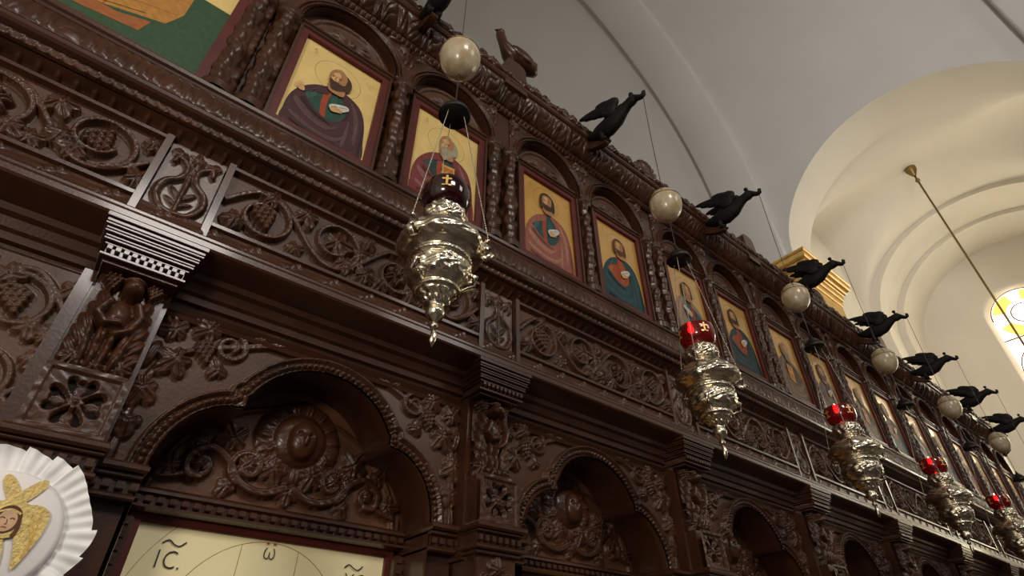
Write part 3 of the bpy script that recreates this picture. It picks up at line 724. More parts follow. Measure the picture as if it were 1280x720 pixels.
# crest ornaments over the bay lines
R = Relief(-.085, .085, 1.83, 2.03, .002, 41)
for k in range(9):
    a = math.radians(12 + k * 19.5); R.ellip(.036 * math.cos(a), 1.885 + .052 * math.sin(a) * 1.4, .050, .0135, math.atan2(1.3 * math.sin(a), math.cos(a)), .016, groove=.3)
R.dome(0, 1.88, .026, .02); R.ellip(0, 1.855, .07, .024, 0, .016)
cr = R.two_sided('crest_shell', WOOD, .935, .006, None, (bx(2), 0, 0)); scr(cr)
reps(cr, (2, 4))
R = Relief(-.20, .20, 1.835, 1.90, .0022, 42)
for sg in (-1, 1):
    R.spiral(sg * .05, 1.862, .016, 0, 1.2, .006, .012, sg); R.leaf(sg * .095, 1.860, .4 if sg > 0 else 2.7, .026, .014, 5); R.spiral(sg * .135, 1.856, .013, 0, 1.2, .005, .010, -sg); R.leaf(sg * .17, 1.850, .1 if sg > 0 else 3.0, .022, .012, 3)
    R.stroke([(sg * .02, 1.845), (sg * .19, 1.842)], .009, .012)
R.ellip(0, 1.845, .03, .02, 0, .012)
cs = scr(R.two_sided('crest_scroll', WOOD, .922, .006, None, (cxk(0) + .19, 0, .028))); reps(cs, range(1, NB))
for k in range(NB): copy_part(cs, ico, k * PITCH - .38)
b = MB(); b.prism([(-.052, 1.80), (.052, 1.80), (.046, 1.955), (.036, 1.972), (0, 1.978), (-.036, 1.972), (-.046, 1.955)], .905, .95, 'y')
pe = scr(b.build('crest_pedestal', WOODS, None, (bx(1), 0, 0))); reps(pe, (2, 4, 6))

# ------------------------------------------------------------------ icons
def text_mesh(txt, size):
    cu = bpy.data.curves.new('t', 'FONT'); cu.body = txt; cu.size = size * S; cu.offset = -size * S * .014; cu.align_x = 'CENTER'; cu.resolution_u = 3
    o = bpy.data.objects.new('t', cu); col.objects.link(o); dg = bpy.context.evaluated_depsgraph_get(); dg.update()
    me = o.evaluated_get(dg).to_mesh(); v = [(p.co.x / S * .82, p.co.y / S) for p in me.vertices]; f = [list(q.vertices) for q in me.polygons]
    o.evaluated_get(dg).to_mesh_clear(); bpy.data.objects.remove(o); bpy.data.curves.remove(cu); return v, f
class Paint:
    def __init__(s, w, h): s.w, s.h = w, h; s.v = []; s.f = []; s.mi = []; s.mats = []; s.z = 0
    def mi_(s, m):
        if m not in s.mats: s.mats.append(m)
        return s.mats.index(m)
    def poly(s, pts, m, smooth=True, n=6):
        if smooth: pts = catmull(pts, n)
        s.z += .00022; k = len(s.v)
        s.v += [(p[0] * s.w, -s.z, p[1] * s.h) for p in pts]; s.f.append(list(range(k, k + len(pts)))); s.mi.append(s.mi_(m))
    def disc(s, cx, cy, rx, ry, m, ang=0, n=28):
        s.poly([(cx + rx * math.cos(t) * math.cos(ang) - ry * math.sin(t) * math.sin(ang), cy + (rx * math.cos(t) * math.sin(ang) + ry * math.sin(t) * math.cos(ang)) * s.w / s.h * 1.0) for t in np.linspace(0, 2 * math.pi, n, endpoint=False)], m, False)
    def line(s, pts, wd, m, closed=False, smooth=True):
        if smooth: pts = catmull(pts, 8, closed)
        pts = [np.array([p[0] * s.w, p[1] * s.h]) for p in pts]
        if closed: pts.append(pts[0])
        s.z += .00008; k = len(s.v); n = len(pts)
        for i, p in enumerate(pts):
            t = pts[min(i + 1, n - 1)] - pts[max(0, i - 1)]; t = t / (np.hypot(*t) + 1e-9); nn = np.array([-t[1], t[0]]) * wd / 2
            s.v += [(p[0] + nn[0], -s.z, p[1] + nn[1]), (p[0] - nn[0], -s.z, p[1] - nn[1])]
        for i in range(n - 1): s.f.append([k + 2 * i, k + 2 * i + 1, k + 2 * i + 3, k + 2 * i + 2]); s.mi.append(s.mi_(m))
    def circle(s, cx, cy, r, wd, m, a0=0, a1=2 * math.pi):
        s.line([(cx + r * math.cos(t), cy + r * math.sin(t) * s.w / s.h) for t in np.linspace(a0, a1, 60)], wd, m, False, False)
    def text(s, txt, cx, cy, size, m):
        v, f = text_mesh(txt, size); s.z += .0001; k = len(s.v)
        s.v += [(cx * s.w + a, -s.z, cy * s.h + b) for a, b in v]; s.f += [[k + i for i in q] for q in f]; s.mi += [s.mi_(m)] * len(f)
    def build(s, name, parent, loc): return fresh(name, s.v, s.f, s.mats, False, parent, loc, s.mi)
SK = paint((.34, .17, .07)); SKL = paint((.58, .34, .15)); SKD = paint((.10, .04, .02)); BOOK = paint((.42, .13, .03)); BOOKG = paint((.62, .36, .07)); WHT = paint((.55, .52, .46))
def saint(p, cfg):
    g = cfg.get('ground', GOLD); p.poly([(-.5, 0), (.5, 0), (.5, 1), (-.5, 1)], g, False)
    hx, hy = cfg.get('head', (-.01, .71)); s = cfg['face']; sc_ = cfg.get('scale', 1.0)
    him, hil, tun, tul = (paint(c) for c in cfg['cols'])
    p.circle(hx, hy + .02, .29 * sc_, .0009, SKD)
    fl_ = -1 if cfg.get('flip') else 1
    X = lambda pts: [(hx * (1 - 1) + fl_ * x + (0 if fl_ == 1 else 0), y) for x, y in pts]
    # tunic, then mantle over the shoulders
    p.poly(X([(-.30, -.0), (-.34, .28), (-.30, .46), (-.18, .55), (-.04, .60), (.10, .60), (.24, .55), (.34, .46), (.40, .28), (.42, 0)]), tun)
    p.poly(X([(-.10, .58), (-.12, .40), (-.08, .22), (-.03, .22), (-.05, .40), (-.03, .58)]), paint(cfg.get('clav', (.30, .05, .02))))
    mx_ = lambda a, b, t: tuple(u * (1 - t) + v * t for u, v in zip(a, b)); C0, C1, C2, C3 = cfg['cols']
    him2, tun2, dark = paint(mx_(C0, C1, .35)), paint(mx_(C2, C3, .5)), paint(mx_(C0, (0, 0, 0), .45))
    p.poly(X([(.30, .44), (.20, .30), (.22, .20), (.34, .30)]), tun2); p.poly(X([(-.24, .50), (-.30, .40), (-.26, .34), (-.18, .44)]), tun2); p.poly(X([(.02, .54), (-.01, .44), (.02, .36), (.06, .46)]), tun2)
    p.poly(X([(.03, .61), (.20, .595), (.34, .53), (.42, .40), (.455, .22), (.46, 0), (.10, 0), (-.42, 0), (-.465, .14), (-.45, .28), (-.40, .37), (-.31, .37), (-.16, .28), (.02, .235), (.14, .29), (.19, .40), (.12, .52)]), him)
    p.poly(X([(-.08, .575), (-.22, .535), (-.34, .45), (-.42, .35), (-.38, .33), (-.28, .415), (-.16, .47), (-.07, .50)]), him)
    for q in (((.20, .56), (.30, .47), (.36, .34), (.37, .14), (.33, .16), (.31, .32), (.26, .45)), ((-.38, .30), (-.20, .20), (.02, .16), (.14, .22), (.02, .13), (-.20, .15), (-.38, .24)), ((-.38, .14), (-.16, .08), (.10, .08), (.24, .16), (.12, .045), (-.16, .05), (-.38, .10)), ((.24, .34), (.26, .20), (.24, .04), (.21, .06), (.22, .20))): p.poly(X(q), him2)
    for q in (((.41, .36), (.44, .20), (.44, .02), (.42, .02), (.415, .20)), ((-.30, .33), (-.14, .25), (.04, .205), (.04, .195), (-.15, .225), (-.32, .30)), ((.17, .50), (.22, .40), (.17, .30), (.20, .40)), ((-.34, .06), (-.1, .02), (.15, .03), (.15, .02), (-.1, .005), (-.34, .04))): p.poly(X(q), dark)
    for q in (((.22, .54), (.325, .40), (.345, .20)), ((-.34, .265), (-.12, .17), (.06, .165)), ((-.30, .11), (-.08, .06), (.12, .07))): p.line(X(q), .0016, hil)
    for q in (((-.20, .50), (-.26, .42), (-.25, .36)), ((.03, .53), (.05, .46), (.03, .39))): p.line(X(q), .0013, tul)
    # hands and attribute
    at = cfg.get('hold')
    if at == 'scroll': p.poly(X([(-.02, .40), (.16, .47), (.20, .43), (.04, .34)]), WHT); p.line(X([(0, .385), (.18, .45)]), .0012, SKD)
    if at == 'book': p.poly(X([(-.06, .46), (.14, .48), (.16, .26), (-.02, .22)]), BOOKG, False); p.poly(X([(-.03, .44), (.12, .455), (.13, .28), (0, .25)]), BOOK, False)
    def hand(cx, cy, a, L=.11):
        ca, sa = math.cos(a), math.sin(a); T = lambda u, v: (cx + fl_ * (u * ca - v * sa), cy + (u * sa + v * ca) * .62)
        p.poly([T(-.02, -.03), (T(.05, -.035)), T(.075, 0), T(.05, .035), T(-.02, .03)], SKL)
        for i, (v, l) in enumerate(((-.026, .085), (-.009, .10), (.009, .095), (.026, .075))): p.line([T(.045, v), T(.045 + l * .5, v * 1.1), T(.045 + l * .8, v * 1.2 + .006)], .0024, SKL)
        p.line([T(.01, .03), T(.035, .058), T(.065, .062)], .0026, SKL)
    if cfg.get('raise'): hand(fl_ * -.36, .395, 1.9)
    hand(fl_ * .02, .36, .35)
    class Q_:
        def poly(_, pts, m, **k): p.poly([(hx + (x - hx) * HS, hy + (y - hy) * HS) for x, y in pts], m, **k)
        def line(_, pts, w, m, **k): p.line([(hx + (x - hx) * HS, hy + (y - hy) * HS) for x, y in pts], w, m, **k)
        def disc(_, x, y, a, b_, m): p.disc(hx + (x - hx) * HS, hy + (y - hy) * HS, a * HS, b_ * HS, m)
    q_ = Q_(); HS = 1.28 * sc_
    # neck, head
    q_.poly([(hx - .07, hy - .05), (hx + .07, hy - .05), (hx + .08, hy - .13), (hx - .06, hy - .13)], SK)
    hair = paint(s['hair']); d = s.get('look', -1)
    if s.get('bald'): q_.poly([(hx + d * -.05, hy + .075), (hx + d * -.125, hy + .03), (hx + d * -.13, hy - .05), (hx + d * -.07, hy - .08), (hx + d * .04, hy - .06), (hx + d * .06, hy + .06)], hair)
    else: q_.poly([(hx, hy + .105), (hx + .11, hy + .065), (hx + .135, hy - .02), (hx + .115, hy - .09), (hx, hy - .07), (hx - .115, hy - .09), (hx - .13, hy - .01), (hx - .10, hy + .07)], hair)
    q_.poly([(hx, hy + (.098 if s.get('bald') else .075)), (hx + .075, hy + .055), (hx + .085 + d * .01, hy - .01), (hx + .06 + d * .015, hy - .07), (hx + d * .02, hy - .105), (hx - .055 + d * .015, hy - .07), (hx - .08 + d * .01, hy - .01), (hx - .075, hy + .055)], SK)
    q_.poly([(hx + d * .02, hy + .06), (hx + d * .06, hy + .03), (hx + d * .065, hy - .02), (hx + d * .03, hy - .045), (hx - d * .01, hy), (hx - d * .015, hy + .04)], SKL)
    if s.get('beard'):
        bl_ = s['beard']; q_.poly([(hx - .078, hy - .025), (hx - .03, hy - .035), (hx + d * .02, hy - .03), (hx + .05, hy - .035), (hx + .08, hy - .02), (hx + .07, hy - .08), (hx + d * .025, hy - .085 - bl_), (hx - .06, hy - .085)], hair)
    for q in (-1, 1):
        q_.line([(hx + d * .018 + q * .034 - .018, hy + .018), (hx + d * .018 + q * .034, hy + .024), (hx + d * .018 + q * .034 + .018, hy + .017)], .0013, SKD); q_.disc(hx + d * .02 + q * .034, hy + .006, .012, .009, SKD)
    q_.line([(hx + d * .02, hy + .015), (hx + d * .035, hy - .018), (hx + d * .018, hy - .024)], .0012, SKD); q_.line([(hx + d * .02 - .02, hy - .042), (hx + d * .02, hy - .038), (hx + d * .02 + .02, hy - .042)], .0014, paint((.25, .05, .03)))
    p.text('Α', -.36, .88, .016, SKD); p.text('Γ', -.34, .84, .016, SKD); p.text(cfg.get('txt', 'ΠC'), .37, .84, .015, paint((.28, .06, .02)))
def framed_icon(x, label, cfg, w=2 * IW, z0=ZI0, z1=ZI1, fw=.021):
    e = empty('icon_painting', (x, 1.0, z0 - fw), label, 'icon', 'apostle icons of the upper tier')
    h = z1 - z0; b = MB(); hw = w / 2
    for (x0, x1, a0, a1) in ((-hw - fw, -hw, 0, h + 2 * fw), (hw, hw + fw, 0, h + 2 * fw), (-hw, hw, 0, fw), (-hw, hw, fw + h, h + 2 * fw)):
        b.box(x0, x1, -.012, .012, a0, a1, .003)
    b.build('frame', RED, e)
    o_ = fw + .007
    for (x0, x1, a0, a1) in ((-hw - o_, -hw - fw, -.004, h + 2 * fw), (hw + fw, hw + o_, -.004, h + 2 * fw)):
        b = MB(); b.box(x0, x1, -.018, .012, a0, a1, .002); b.build('frame_moulding', WOODS, e)
    b = MB(); b.box(-hw, hw, .0005, .010, fw, fw + h); b.build('wood_panel', WOODS, e)
    p = Paint(w, h); saint(p, cfg); p.build('painted_figure', e, (0, -.0005 + .0, fw))
    return e
G2 = mat('ochre_gold_ground', (.62, .35, .08), .30, metal=.3, var=.08, vscale=14, coat=.8)
H = dict
cfgs = [
 H(face=H(hair=(.05, .025, .012), bald=1, beard=.03, look=-1), cols=[(.055, .022, .024), (.17, .10, .09), (.02, .06, .04), (.05, .11, .08)], hold='scroll', **{'raise': 1}, txt='ΠΛC', clav=(.30, .05, .02)),
 H(face=H(hair=(.30, .26, .18), bald=1, beard=.07, look=-1), cols=[(.17, .035, .035), (.33, .20, .20), (.02, .04, .04), (.07, .10, .09)], hold='book', txt='ΙΩ'),
 H(ground=G2, face=H(hair=(.045, .02, .01), beard=.015, look=-1), cols=[(.26, .09, .06), (.48, .30, .22), (.02, .06, .065), (.06, .13, .12)], hold='scroll', txt='ΛΚ', head=(-.02, .76), scale=.9),
 H(ground=G2, face=H(hair=(.10, .035, .015), beard=.02, look=-1), cols=[(.02, .055, .06), (.05, .12, .12), (.30, .07, .02), (.42, .15, .05)], hold='scroll', txt='ΑΝ', head=(.02, .74), scale=.9),
 H(ground=G2, face=H(hair=(.08, .04, .02), look=1), cols=[(.28, .18, .12), (.48, .38, .28), (.03, .07, .08), (.07, .13, .14)], hold='scroll', txt='ΒΡ', flip=1, scale=.9),
 H(ground=G2, face=H(hair=(.04, .018, .01), look=-1, beard=.01), cols=[(.02, .04, .045), (.05, .09, .09), (.24, .05, .02), (.3, .1, .05)], hold='scroll', txt='ΘΜ', head=(-.08, .74), scale=.9),
 H(ground=G2, face=H(hair=(.22, .17, .11), beard=.05, look=1, bald=1), cols=[(.16, .10, .06), (.30, .22, .15), (.08, .06, .04), (.14, .1, .08)], hold='book', txt='ΙΚ', flip=1),
 H(ground=G2, face=H(hair=(.07, .03, .015), look=1, beard=.02), cols=[(.12, .05, .035), (.25, .14, .10), (.03, .05, .05), (.08, .1, .1)], hold='scroll', txt='ΦΛ')]
labs = ['nearest upper icon: bald brown-bearded saint in dark purple mantle raising one hand',
 'second upper icon: grey-bearded old saint in crimson robe, seen behind the nearest hanging lamp',
 'third upper icon: dark-haired saint in teal tunic and rosy mantle holding a scroll',
 'fourth upper icon: red-brown haired saint in teal mantle over orange tunic',
 'fifth upper icon: saint in pale pinkish mantle over blue tunic, above second lamp',
 'sixth upper icon: dark-haired saint in near-black teal mantle over red tunic',
 'seventh upper icon: grey saint in dull brown mantle holding a book, beyond second lamp',
 'eighth upper icon: saint in maroon mantle, just left of the third lamp',
 'ninth upper icon, right above the third hanging lamp, with a window glare on it',
 'tenth upper icon, between the third lamp and the fourth smoke hood, bright with glare',
 'eleventh upper icon, beneath the fourth ostrich egg, narrow in the view',
 'twelfth upper icon, beside the fourth lamp and seen very obliquely',
 'thirteenth upper icon, right of the fourth red lamp glass',
 'fourteenth upper icon, third from the far right end of the row',
 'fifteenth upper icon, next to last before the right end',
 'last upper icon at the far right end of the screen']
for k in range(NB):
    for j in range(2):
        i = 2 * k + j; c = dict(cfgs[i] if i < 8 else cfgs[2 + (i * 5) % 6]); framed_icon(cxk(k) + OFF[j], labs[i], c)
# big enthroned icon at the upper left
e = empty('icon_painting', (-.45, 1.0, 1.09), 'large upper left icon with golden throne and footstool on green ground', 'icon')
bw_, z0_, z1_ = .343, 1.128, 1.95; b = MB()
for (x0, x1, a0, a1) in ((-bw_ - .03, -bw_, 0, .9), (bw_, bw_ + .03, 0, .9), (-bw_, bw_, 0, .038), (-bw_, bw_, .86, .9)): b.box(x0, x1, -.014, .014, a0, a1, .003)
b.build('frame', RED, e)
for sg in (-1, 1): b = MB(); b.box(sg * (bw_ + .035) - .005, sg * (bw_ + .035) + .005, -.022, .014, 0, .9, .002); b.build('frame_moulding', WOODS, e)
b = MB(); b.box(-bw_, bw_, .0005, .012, .038, .86); b.build('wood_panel', WOODS, e)
p = Paint(bw_ * 2, .822); GREEN = paint((.035, .075, .035)); OCH = paint((.40, .19, .04)); OCD = paint((.30, .10, .03))
p.poly([(-.5, 0), (.5, 0), (.5, 1), (-.5, 1)], GOLD, False); p.poly([(-.5, 0), (.5, 0), (.5, .335), (-.5, .335)], GREEN, False)
p.poly([(-.36, .10), (-.10, .07), (.20, .088), (.357, .142), (.386, .215), (.37, .80), (-.36, .80)], OCH, False); p.line([(-.2, .13), (.20, .15), (.37, .20)], .003, OCD, smooth=False); p.line([(.20, .088), (.22, .30)], .003, OCD, smooth=False)
p.poly([(-.30, .030), (.155, .040), (.31, .060), (.325, .118), (.24, .086), (-.28, .075)], OCD, False); p.line([(.155, .085), (.30, .14)], .002, SKD)
p.poly([(-.24, .16), (-.24, .55), (-.18, .75), (0, .80), (.18, .75), (.24, .55), (.20, .16)], paint((.06, .02, .025))); p.poly([(-.12, .30), (-.14, .70), (0, .78), (.10, .70), (.1, .30)], paint((.20, .03, .02)))
p.disc(0, .86, .11, .12, SK); p.circle(0, .86, .18, .002, SKD)
p.build('painted_figure', e, (0, -.0005, .038))
# lower Christ icon and its neighbours
GR = [('large lower left icon on pale gold ground with halo and the letters IC and omega', 0), ('lower icon in a red frame beneath the second arch', 1), ('lower icon beneath the third arch, in deep shadow', 2)]
for lab, k in GR:
    e = empty('icon_painting', (cxk(k) + .003, 1.185, -.42), lab, 'icon'); hw = .235; z0 = -.40 + .02 + .42 - .42; hh = .222 + .40 - .0
    b = MB()
    for (x0, x1, a0, a1) in ((-hw - .018, -hw, 0, .695), (hw, hw + .018, 0, .695), (-hw, hw, 0, .02), (-hw, hw, .675, .695)): b.box(x0, x1, -.010, .01, a0, a1, .003)
    b.build('frame', RED, e)
    b = MB(); b.box(-hw, hw, .0005, .01, .02, .675); b.build('wood_panel', WOODS, e)
    p = Paint(2 * hw, .655); p.poly([(-.5, 0), (.5, 0), (.5, 1), (-.5, 1)], GOLD2 if k == 0 else G2, False)
    RI = paint((.38, .24, .08)); hx, hy = -.01, .753
    p.circle(hx, hy, .338, .0014, RI); p.circle(hx, hy, .50, .0010, RI, .9, 3.1)
    for q in (-.115, .115): p.line([(hx + q, hy + .08), (hx + q, hy + .228)], .0012, RI, smooth=False)
    for sg in (-1, 1):
        for q in (.05, -.05): p.line([(hx + sg * .16, hy + q * .8), (hx + sg * .37, hy + q)], .0012, RI, smooth=False)
    p.poly([(-.40, 0), (-.36, .34), (-.18, .46), (.2, .46), (.38, .34), (.42, 0)], paint((.02, .035, .07) if k == 0 else (.12, .03, .03))); p.poly([(-.1, 0), (-.1, .40), (0, .47), (.12, .40), (.10, 0)], paint((.22, .03, .02)))
    hr = paint((.045, .02, .01)); p.poly([(hx, .87), (hx + .13, .82), (hx + .15, .68), (hx + .12, .54), (hx, .56), (hx - .12, .54), (hx - .15, .68), (hx - .13, .82)], hr)
    p.poly([(hx, .83), (hx + .08, .79), (hx + .085, .69), (hx + .04, .60), (hx - .04, .60), (hx - .085, .69), (hx - .08, .79)], SK); p.poly([(hx - .08, .66), (hx, .645), (hx + .08, .66), (hx + .04, .56), (hx, .54), (hx - .04, .56)], hr)
    for q in (-1, 1): p.disc(hx + q * .035, .725, .012, .008, SKD)
    if k == 0:
        p.text('I', -.405, .898, .042, INK); p.text('C.', -.355, .898, .042, INK); p.line([(-.405, .958), (-.385, .966), (-.365, .957), (-.345, .954), (-.325, .966)], .0022, INK)
        p.text('ω', -.014, .950, .038, INK); RD = paint((.35, .08, .03)); p.disc(-.028, .992, .006, .004, RD); p.disc(.000, .992, .006, .004, RD)
        p.text('XC', .37, .898, .042, INK); p.line([(.315, .955), (.335, .965), (.36, .956), (.38, .953), (.40, .965)], .0022, INK)
    p.build('painted_figure', e, (0, -.0005, .02))

# ------------------------------------------------------------------ eagles on the crest
def eagle(k, label):
    x = cxk(k); o = Vector((x, .90, 1.78)); e = empty('carved_eagle', tuple(o), label, 'carved eagle', 'carved eagles holding the lamp wires')
    T = lambda y, z, dx=0: (dx, y - .90, z - 1.78)
    b = MB(); b.loft([T(.930, 1.835), T(.895, 1.822), T(.855, 1.814), T(.815, 1.814), T(.770, 1.824), T(.733, 1.836), T(.708, 1.844), T(.684, 1.846), T(.662, 1.836)],
                     [(.022, .006), (.024, .018), (.028, .034), (.032, .046), (.030, .044), (.022, .028), (.018, .022), (.019, .026), (.008, .012)], 14)
    bd = b.build('body', WOODD, e, smooth=True)
    b = MB(); b.loft([T(.678, 1.846), T(.660, 1.832), T(.646, 1.822), T(.637, 1.825), T(.634, 1.838), T(.640, 1.846)], [.014, .012, .010, .010, .008, .002], 10); b.build('beak', WOODD, bd, smooth=True)
    b = MB(); b.loft([T(.690, 1.862), T(.689, 1.878)], [.004, .004], 8); b.ball(T(.689, 1.884), .0095); b.build('crest_knob', WOODD, bd, smooth=True)
    for sg in (-1, 1):
        R = Relief(.725, .945, 1.81, 1.99, .0022, 5)
        for q, (y0, z0, y1, z1) in enumerate(((.752, 1.902, .930, 1.957), (.750, 1.892, .905, 1.930), (.752, 1.880, .870, 1.905), (.756, 1.872, .838, 1.884))):
            R.ellip((y0 + y1) / 2, (z0 + z1) / 2, math.hypot(y1 - y0, z1 - z0) / 2 + .006, .017 - .001 * q, math.atan2(z1 - z0, y1 - y0), .010, groove=.25)
        R.ellip(.770, 1.905, .038, .036, .3, .014); R.ellip(.785, 1.880, .038, .034, .2, .012); R.ellip(.782, 1.858, .030, .030, 0, .012); R.ellip(.80, 1.935, .05, .020, .45, .012)
        F = R.H; hole = F <= 0; X = R.X; Z = R.Z
        f1 = np.where(hole, 0, F + .003); xo = sg * (.022 + (X - .74) * .10); X = .765 + (X - .765) * .92; Z = 1.866 + (Z - 1.880) * .80
        A1 = np.stack([xo + f1, X - .90, Z - 1.78], -1); B1 = np.stack([xo - f1, X - .90, Z - 1.78], -1)
        mask = ~(hole[:-1, :-1] & hole[:-1, 1:] & hole[1:, 1:] & hole[1:, :-1]); nx = X.shape[1]
        grid_obj('wing', np.concatenate([A1, B1[::-1]], 0), WOODD, np.concatenate([mask, np.zeros((1, nx - 1), bool), mask[::-1]], 0), e)
        b = MB(); b.loft([T(.842, 1.790, sg * .014), T(.842, 1.770, sg * .014), T(.845, 1.756, sg * .014)], [.014, .011, .006], 8)
        b.ball(T(.838, 1.755, sg * .014), (.008, .016, .007), 8, 6); b.build('leg', WOODD, e, smooth=True)
    b = MB()
    pts = catmull([(.935 - .9, 1.835 - 1.78), (.90 - .9, 1.800 - 1.78), (.865 - .9, 1.770 - 1.78), (.838 - .9, 1.752 - 1.78), (.832 - .9, 1.742 - 1.78), (.845 - .9, 1.736 - 1.78), (.88 - .9, 1.748 - 1.78), (.935 - .9, 1.785 - 1.78)], 5)
    b.prism([tuple(q) for q in pts], -.012, .012, 'x'); b.build('scroll_bracket', WOOD, e)
    return e
el = ['nearest black eagle at the top edge above the first ostrich egg', 'second black eagle, wings raised against the grey vault, above the second egg', 'third black eagle from the left, dark against the rib right of second egg',
      'fourth black eagle, silhouetted against the gilded cornice', 'fifth black eagle, above the fourth egg', 'sixth black eagle, above the fifth ostrich egg', 'seventh black eagle, next to last towards the right', 'last black eagle at the far right end of the crest']
e0 = eagle(0, el[0])
for k in range(1, NB):
    c = e0.copy(); col.objects.link(c); c.location = e0.location + Vector((k * PITCH * S, 0, 0)); c['label'] = el[k]
    for ch in e0.children: copy_part(ch, c)
# small carved bird on the first pedestal
e = empty('carved_bird', (bx(1), .93, 1.975), 'small dark carved bird perched on the crest pedestal between first two eggs', 'carved bird')
b = MB(); b.loft([(-.068, 0, .192), (-.060, 0, .165), (-.045, 0, .120), (-.018, 0, .080), (.025, 0, .072), (.065, 0, .082), (.100, 0, .080), (.118, 0, .060)], [.010, .019, .020, .034, .038, .034, .034, .012], 14, ref=(0, 1, 0)); b.ball((-.060, 0, .182), .019); b.build('body', WOOD, e, smooth=True)
b = MB(); b.loft([(-.01, 0, .06), (-.005, 0, 0)], [.018, .012], 8); b.build('leg', WOOD, e, smooth=True); b = MB(); b.loft([(.03, 0, .05), (.02, 0, 0)], [.014, .010], 8); b.build('leg', WOOD, e, smooth=True)
for sg in (-1, 1): b = MB(); b.ball((.03, sg * .030, .082), (.058, .012, .030), 14, 8); b.build('wing', WOOD, e, smooth=True)
b = MB(); b.loft([(-.074, 0, .186), (-.090, 0, .178)], [.007, .001], 6); b.build('beak', WOODD, e)

# ------------------------------------------------------------------ hanging lamps
LD = .655; ZB = .445
def hanging_lamp(k, label, lit):
    x = cxk(k) * 1.0 + .004; e = empty('hanging_oil_lamp', (x, LD, ZB), label, 'hanging lamp', 'silver oil lamps hanging from the eagles')
    Z = lambda z: z - ZB
    prof = [(.742, .028), (.735, .036), (.722, .039), (.708, .040), (.698, .035), (.691, .028), (.686, .030), (.682, .040), (.674, .055), (.660, .069), (.646, .076), (.637, .074), (.629, .063), (.622, .052), (.618, .050), (.614, .056), (.609, .056), (.605, .049), (.596, .053), (.583, .055), (.570, .050), (.560, .041), (.554, .036), (.551, .040), (.547, .040), (.544, .032), (.535, .022), (.525, .015), (.520, .013), (.515, .015), (.508, .0165), (.501, .014), (.495, .007), (.490, .003)]
    pz = np.array([p_[0] for p_ in prof]); pr_ = np.array([p_[1] for p_ in prof]); z = np.linspace(.742, .490, 150); r = np.interp(-z, -pz, pr_)
    a = np.linspace(0, 2 * math.pi, 96, endpoint=False); A_, Z_ = np.meshgrid(a, z); Rr = np.repeat(r[:, None], 96, 1)
    bul = ((Z_ < .680) & (Z_ > .630)) | ((Z_ < .602) & (Z_ > .565)) | ((Z_ < .730) & (Z_ > .700)) | ((Z_ < .543) & (Z_ > .526))
    Rr = Rr + bul * (.0035 * np.abs(np.sin(A_ * 4 + .8 * np.sin(Z_ * 90))) ** .6 + .0021 * np.sin(A_ * 12 + np.sin(Z_ * 200) * 2.0) * np.sin(Z_ * 330)) + .0012 * np.sin(A_ * 40) * (np.abs(Z_ - .611) < .004)
    P3 = np.stack([Rr * np.cos(A_), Rr * np.sin(A_), Z_ - ZB], -1); body = grid_obj('silver_body', P3, SILVER, None, e, wrap=True)
    for t in range(3):
        aa = math.radians(200 + 120 * t); ca, sa = math.cos(aa), math.sin(aa); Q = lambda rr, z_: (rr * ca, rr * sa, Z(z_))
        b = MB(); b.loft([Q(.066, .632), Q(.080, .622), Q(.088, .630), Q(.084, .646), Q(.076, .654), Q(.078, .664), Q(.085, .664)], [.004, .006, .006, .005, .0045, .004, .003], 8, ref=(0, 0, 1))
        b.loft([Q(.050, .590), Q(.064, .580), Q(.062, .560), Q(.036, .552)], [.003, .005, .004, .003], 8, ref=(0, 0, 1)); b.build('handle', SILVER, body, smooth=True)
        b = MB(); p0 = Vector(Q(.083, .664)); p1 = Vector((.020 * ca, .020 * sa, Z(1.035))); nl = 64
        for i in range(nl):
            c0 = p0.lerp(p1, i / nl); c1 = p0.lerp(p1, (i + .92) / nl); b.loft([c0, c0.lerp(c1, .5), c1], [.0007, (.0018, .0009) if i % 2 else (.0009, .0018), .0007], 6)
        b.build('chain', CHAIN, e, smooth=True)
    b = MB(); b.lathe([(Z(.738), .015), (Z(.740), .030), (Z(.748), .040), (Z(.760), .0455), (Z(.778), .047), (Z(.793), .0455), (Z(.795), .0445), (Z(.793), .0435), (Z(.778), .045), (Z(.762), .0435), (Z(.750), .038), (Z(.744), .028), (Z(.742), .012)], 40)
    gl = b.build('glass_cup', REDGLASS if lit else DARKGLASS, e, smooth=True)
    b = MB()
    def patch(a0, z0, sh):
        for (u, v, w_, h_) in sh:
            aa = a0 + (u / .047); q = []
            for (du, dv) in ((-w_, -h_), (w_, -h_), (w_, h_), (-w_, h_)): q.append((.0477 * math.cos(aa + du / .047), .0477 * math.sin(aa + du / .047), Z(z0 + v + dv)))
            b.add(q, [[0, 1, 2, 3]])
    for t in range(4):
        a0 = math.radians(-122 + 90 * t); patch(a0, .774, [(0, 0, .0022, .013), (0, .005, .009, .0022), (-.006, -.012, .003, .002), (.006, -.012, .003, .002)])
    b.build('gilt_cross', GILT, gl)
    b = MB(); b.lathe([(Z(.775), .004), (Z(.780), .008), (Z(.788), .007), (Z(.798), .004), (Z(.806), .0005)], 12, -.022, .0); b.build('flame', FLAME if lit else WHT, gl, smooth=True)
    b = MB(); b.ball((0, 0, Z(.484)), .007); b.loft([(0, 0, Z(.480)), (.002, 0, Z(.468)), (-.001, 0, Z(.455)), (0, 0, Z(.446))], [.003, .006, .006, .001], 8); b.build('pendant', SILVER, e, smooth=True)
    b = MB(); b.lathe([(Z(1.028), .002), (Z(1.028), .034), (Z(1.032), .036), (Z(1.045), .031), (Z(1.062), .016), (Z(1.072), .006), (Z(1.085), .003)], 28); b.build('smoke_hood', SOOT, e, smooth=True)
    zc = Z(1.256); nz = 30; v = []
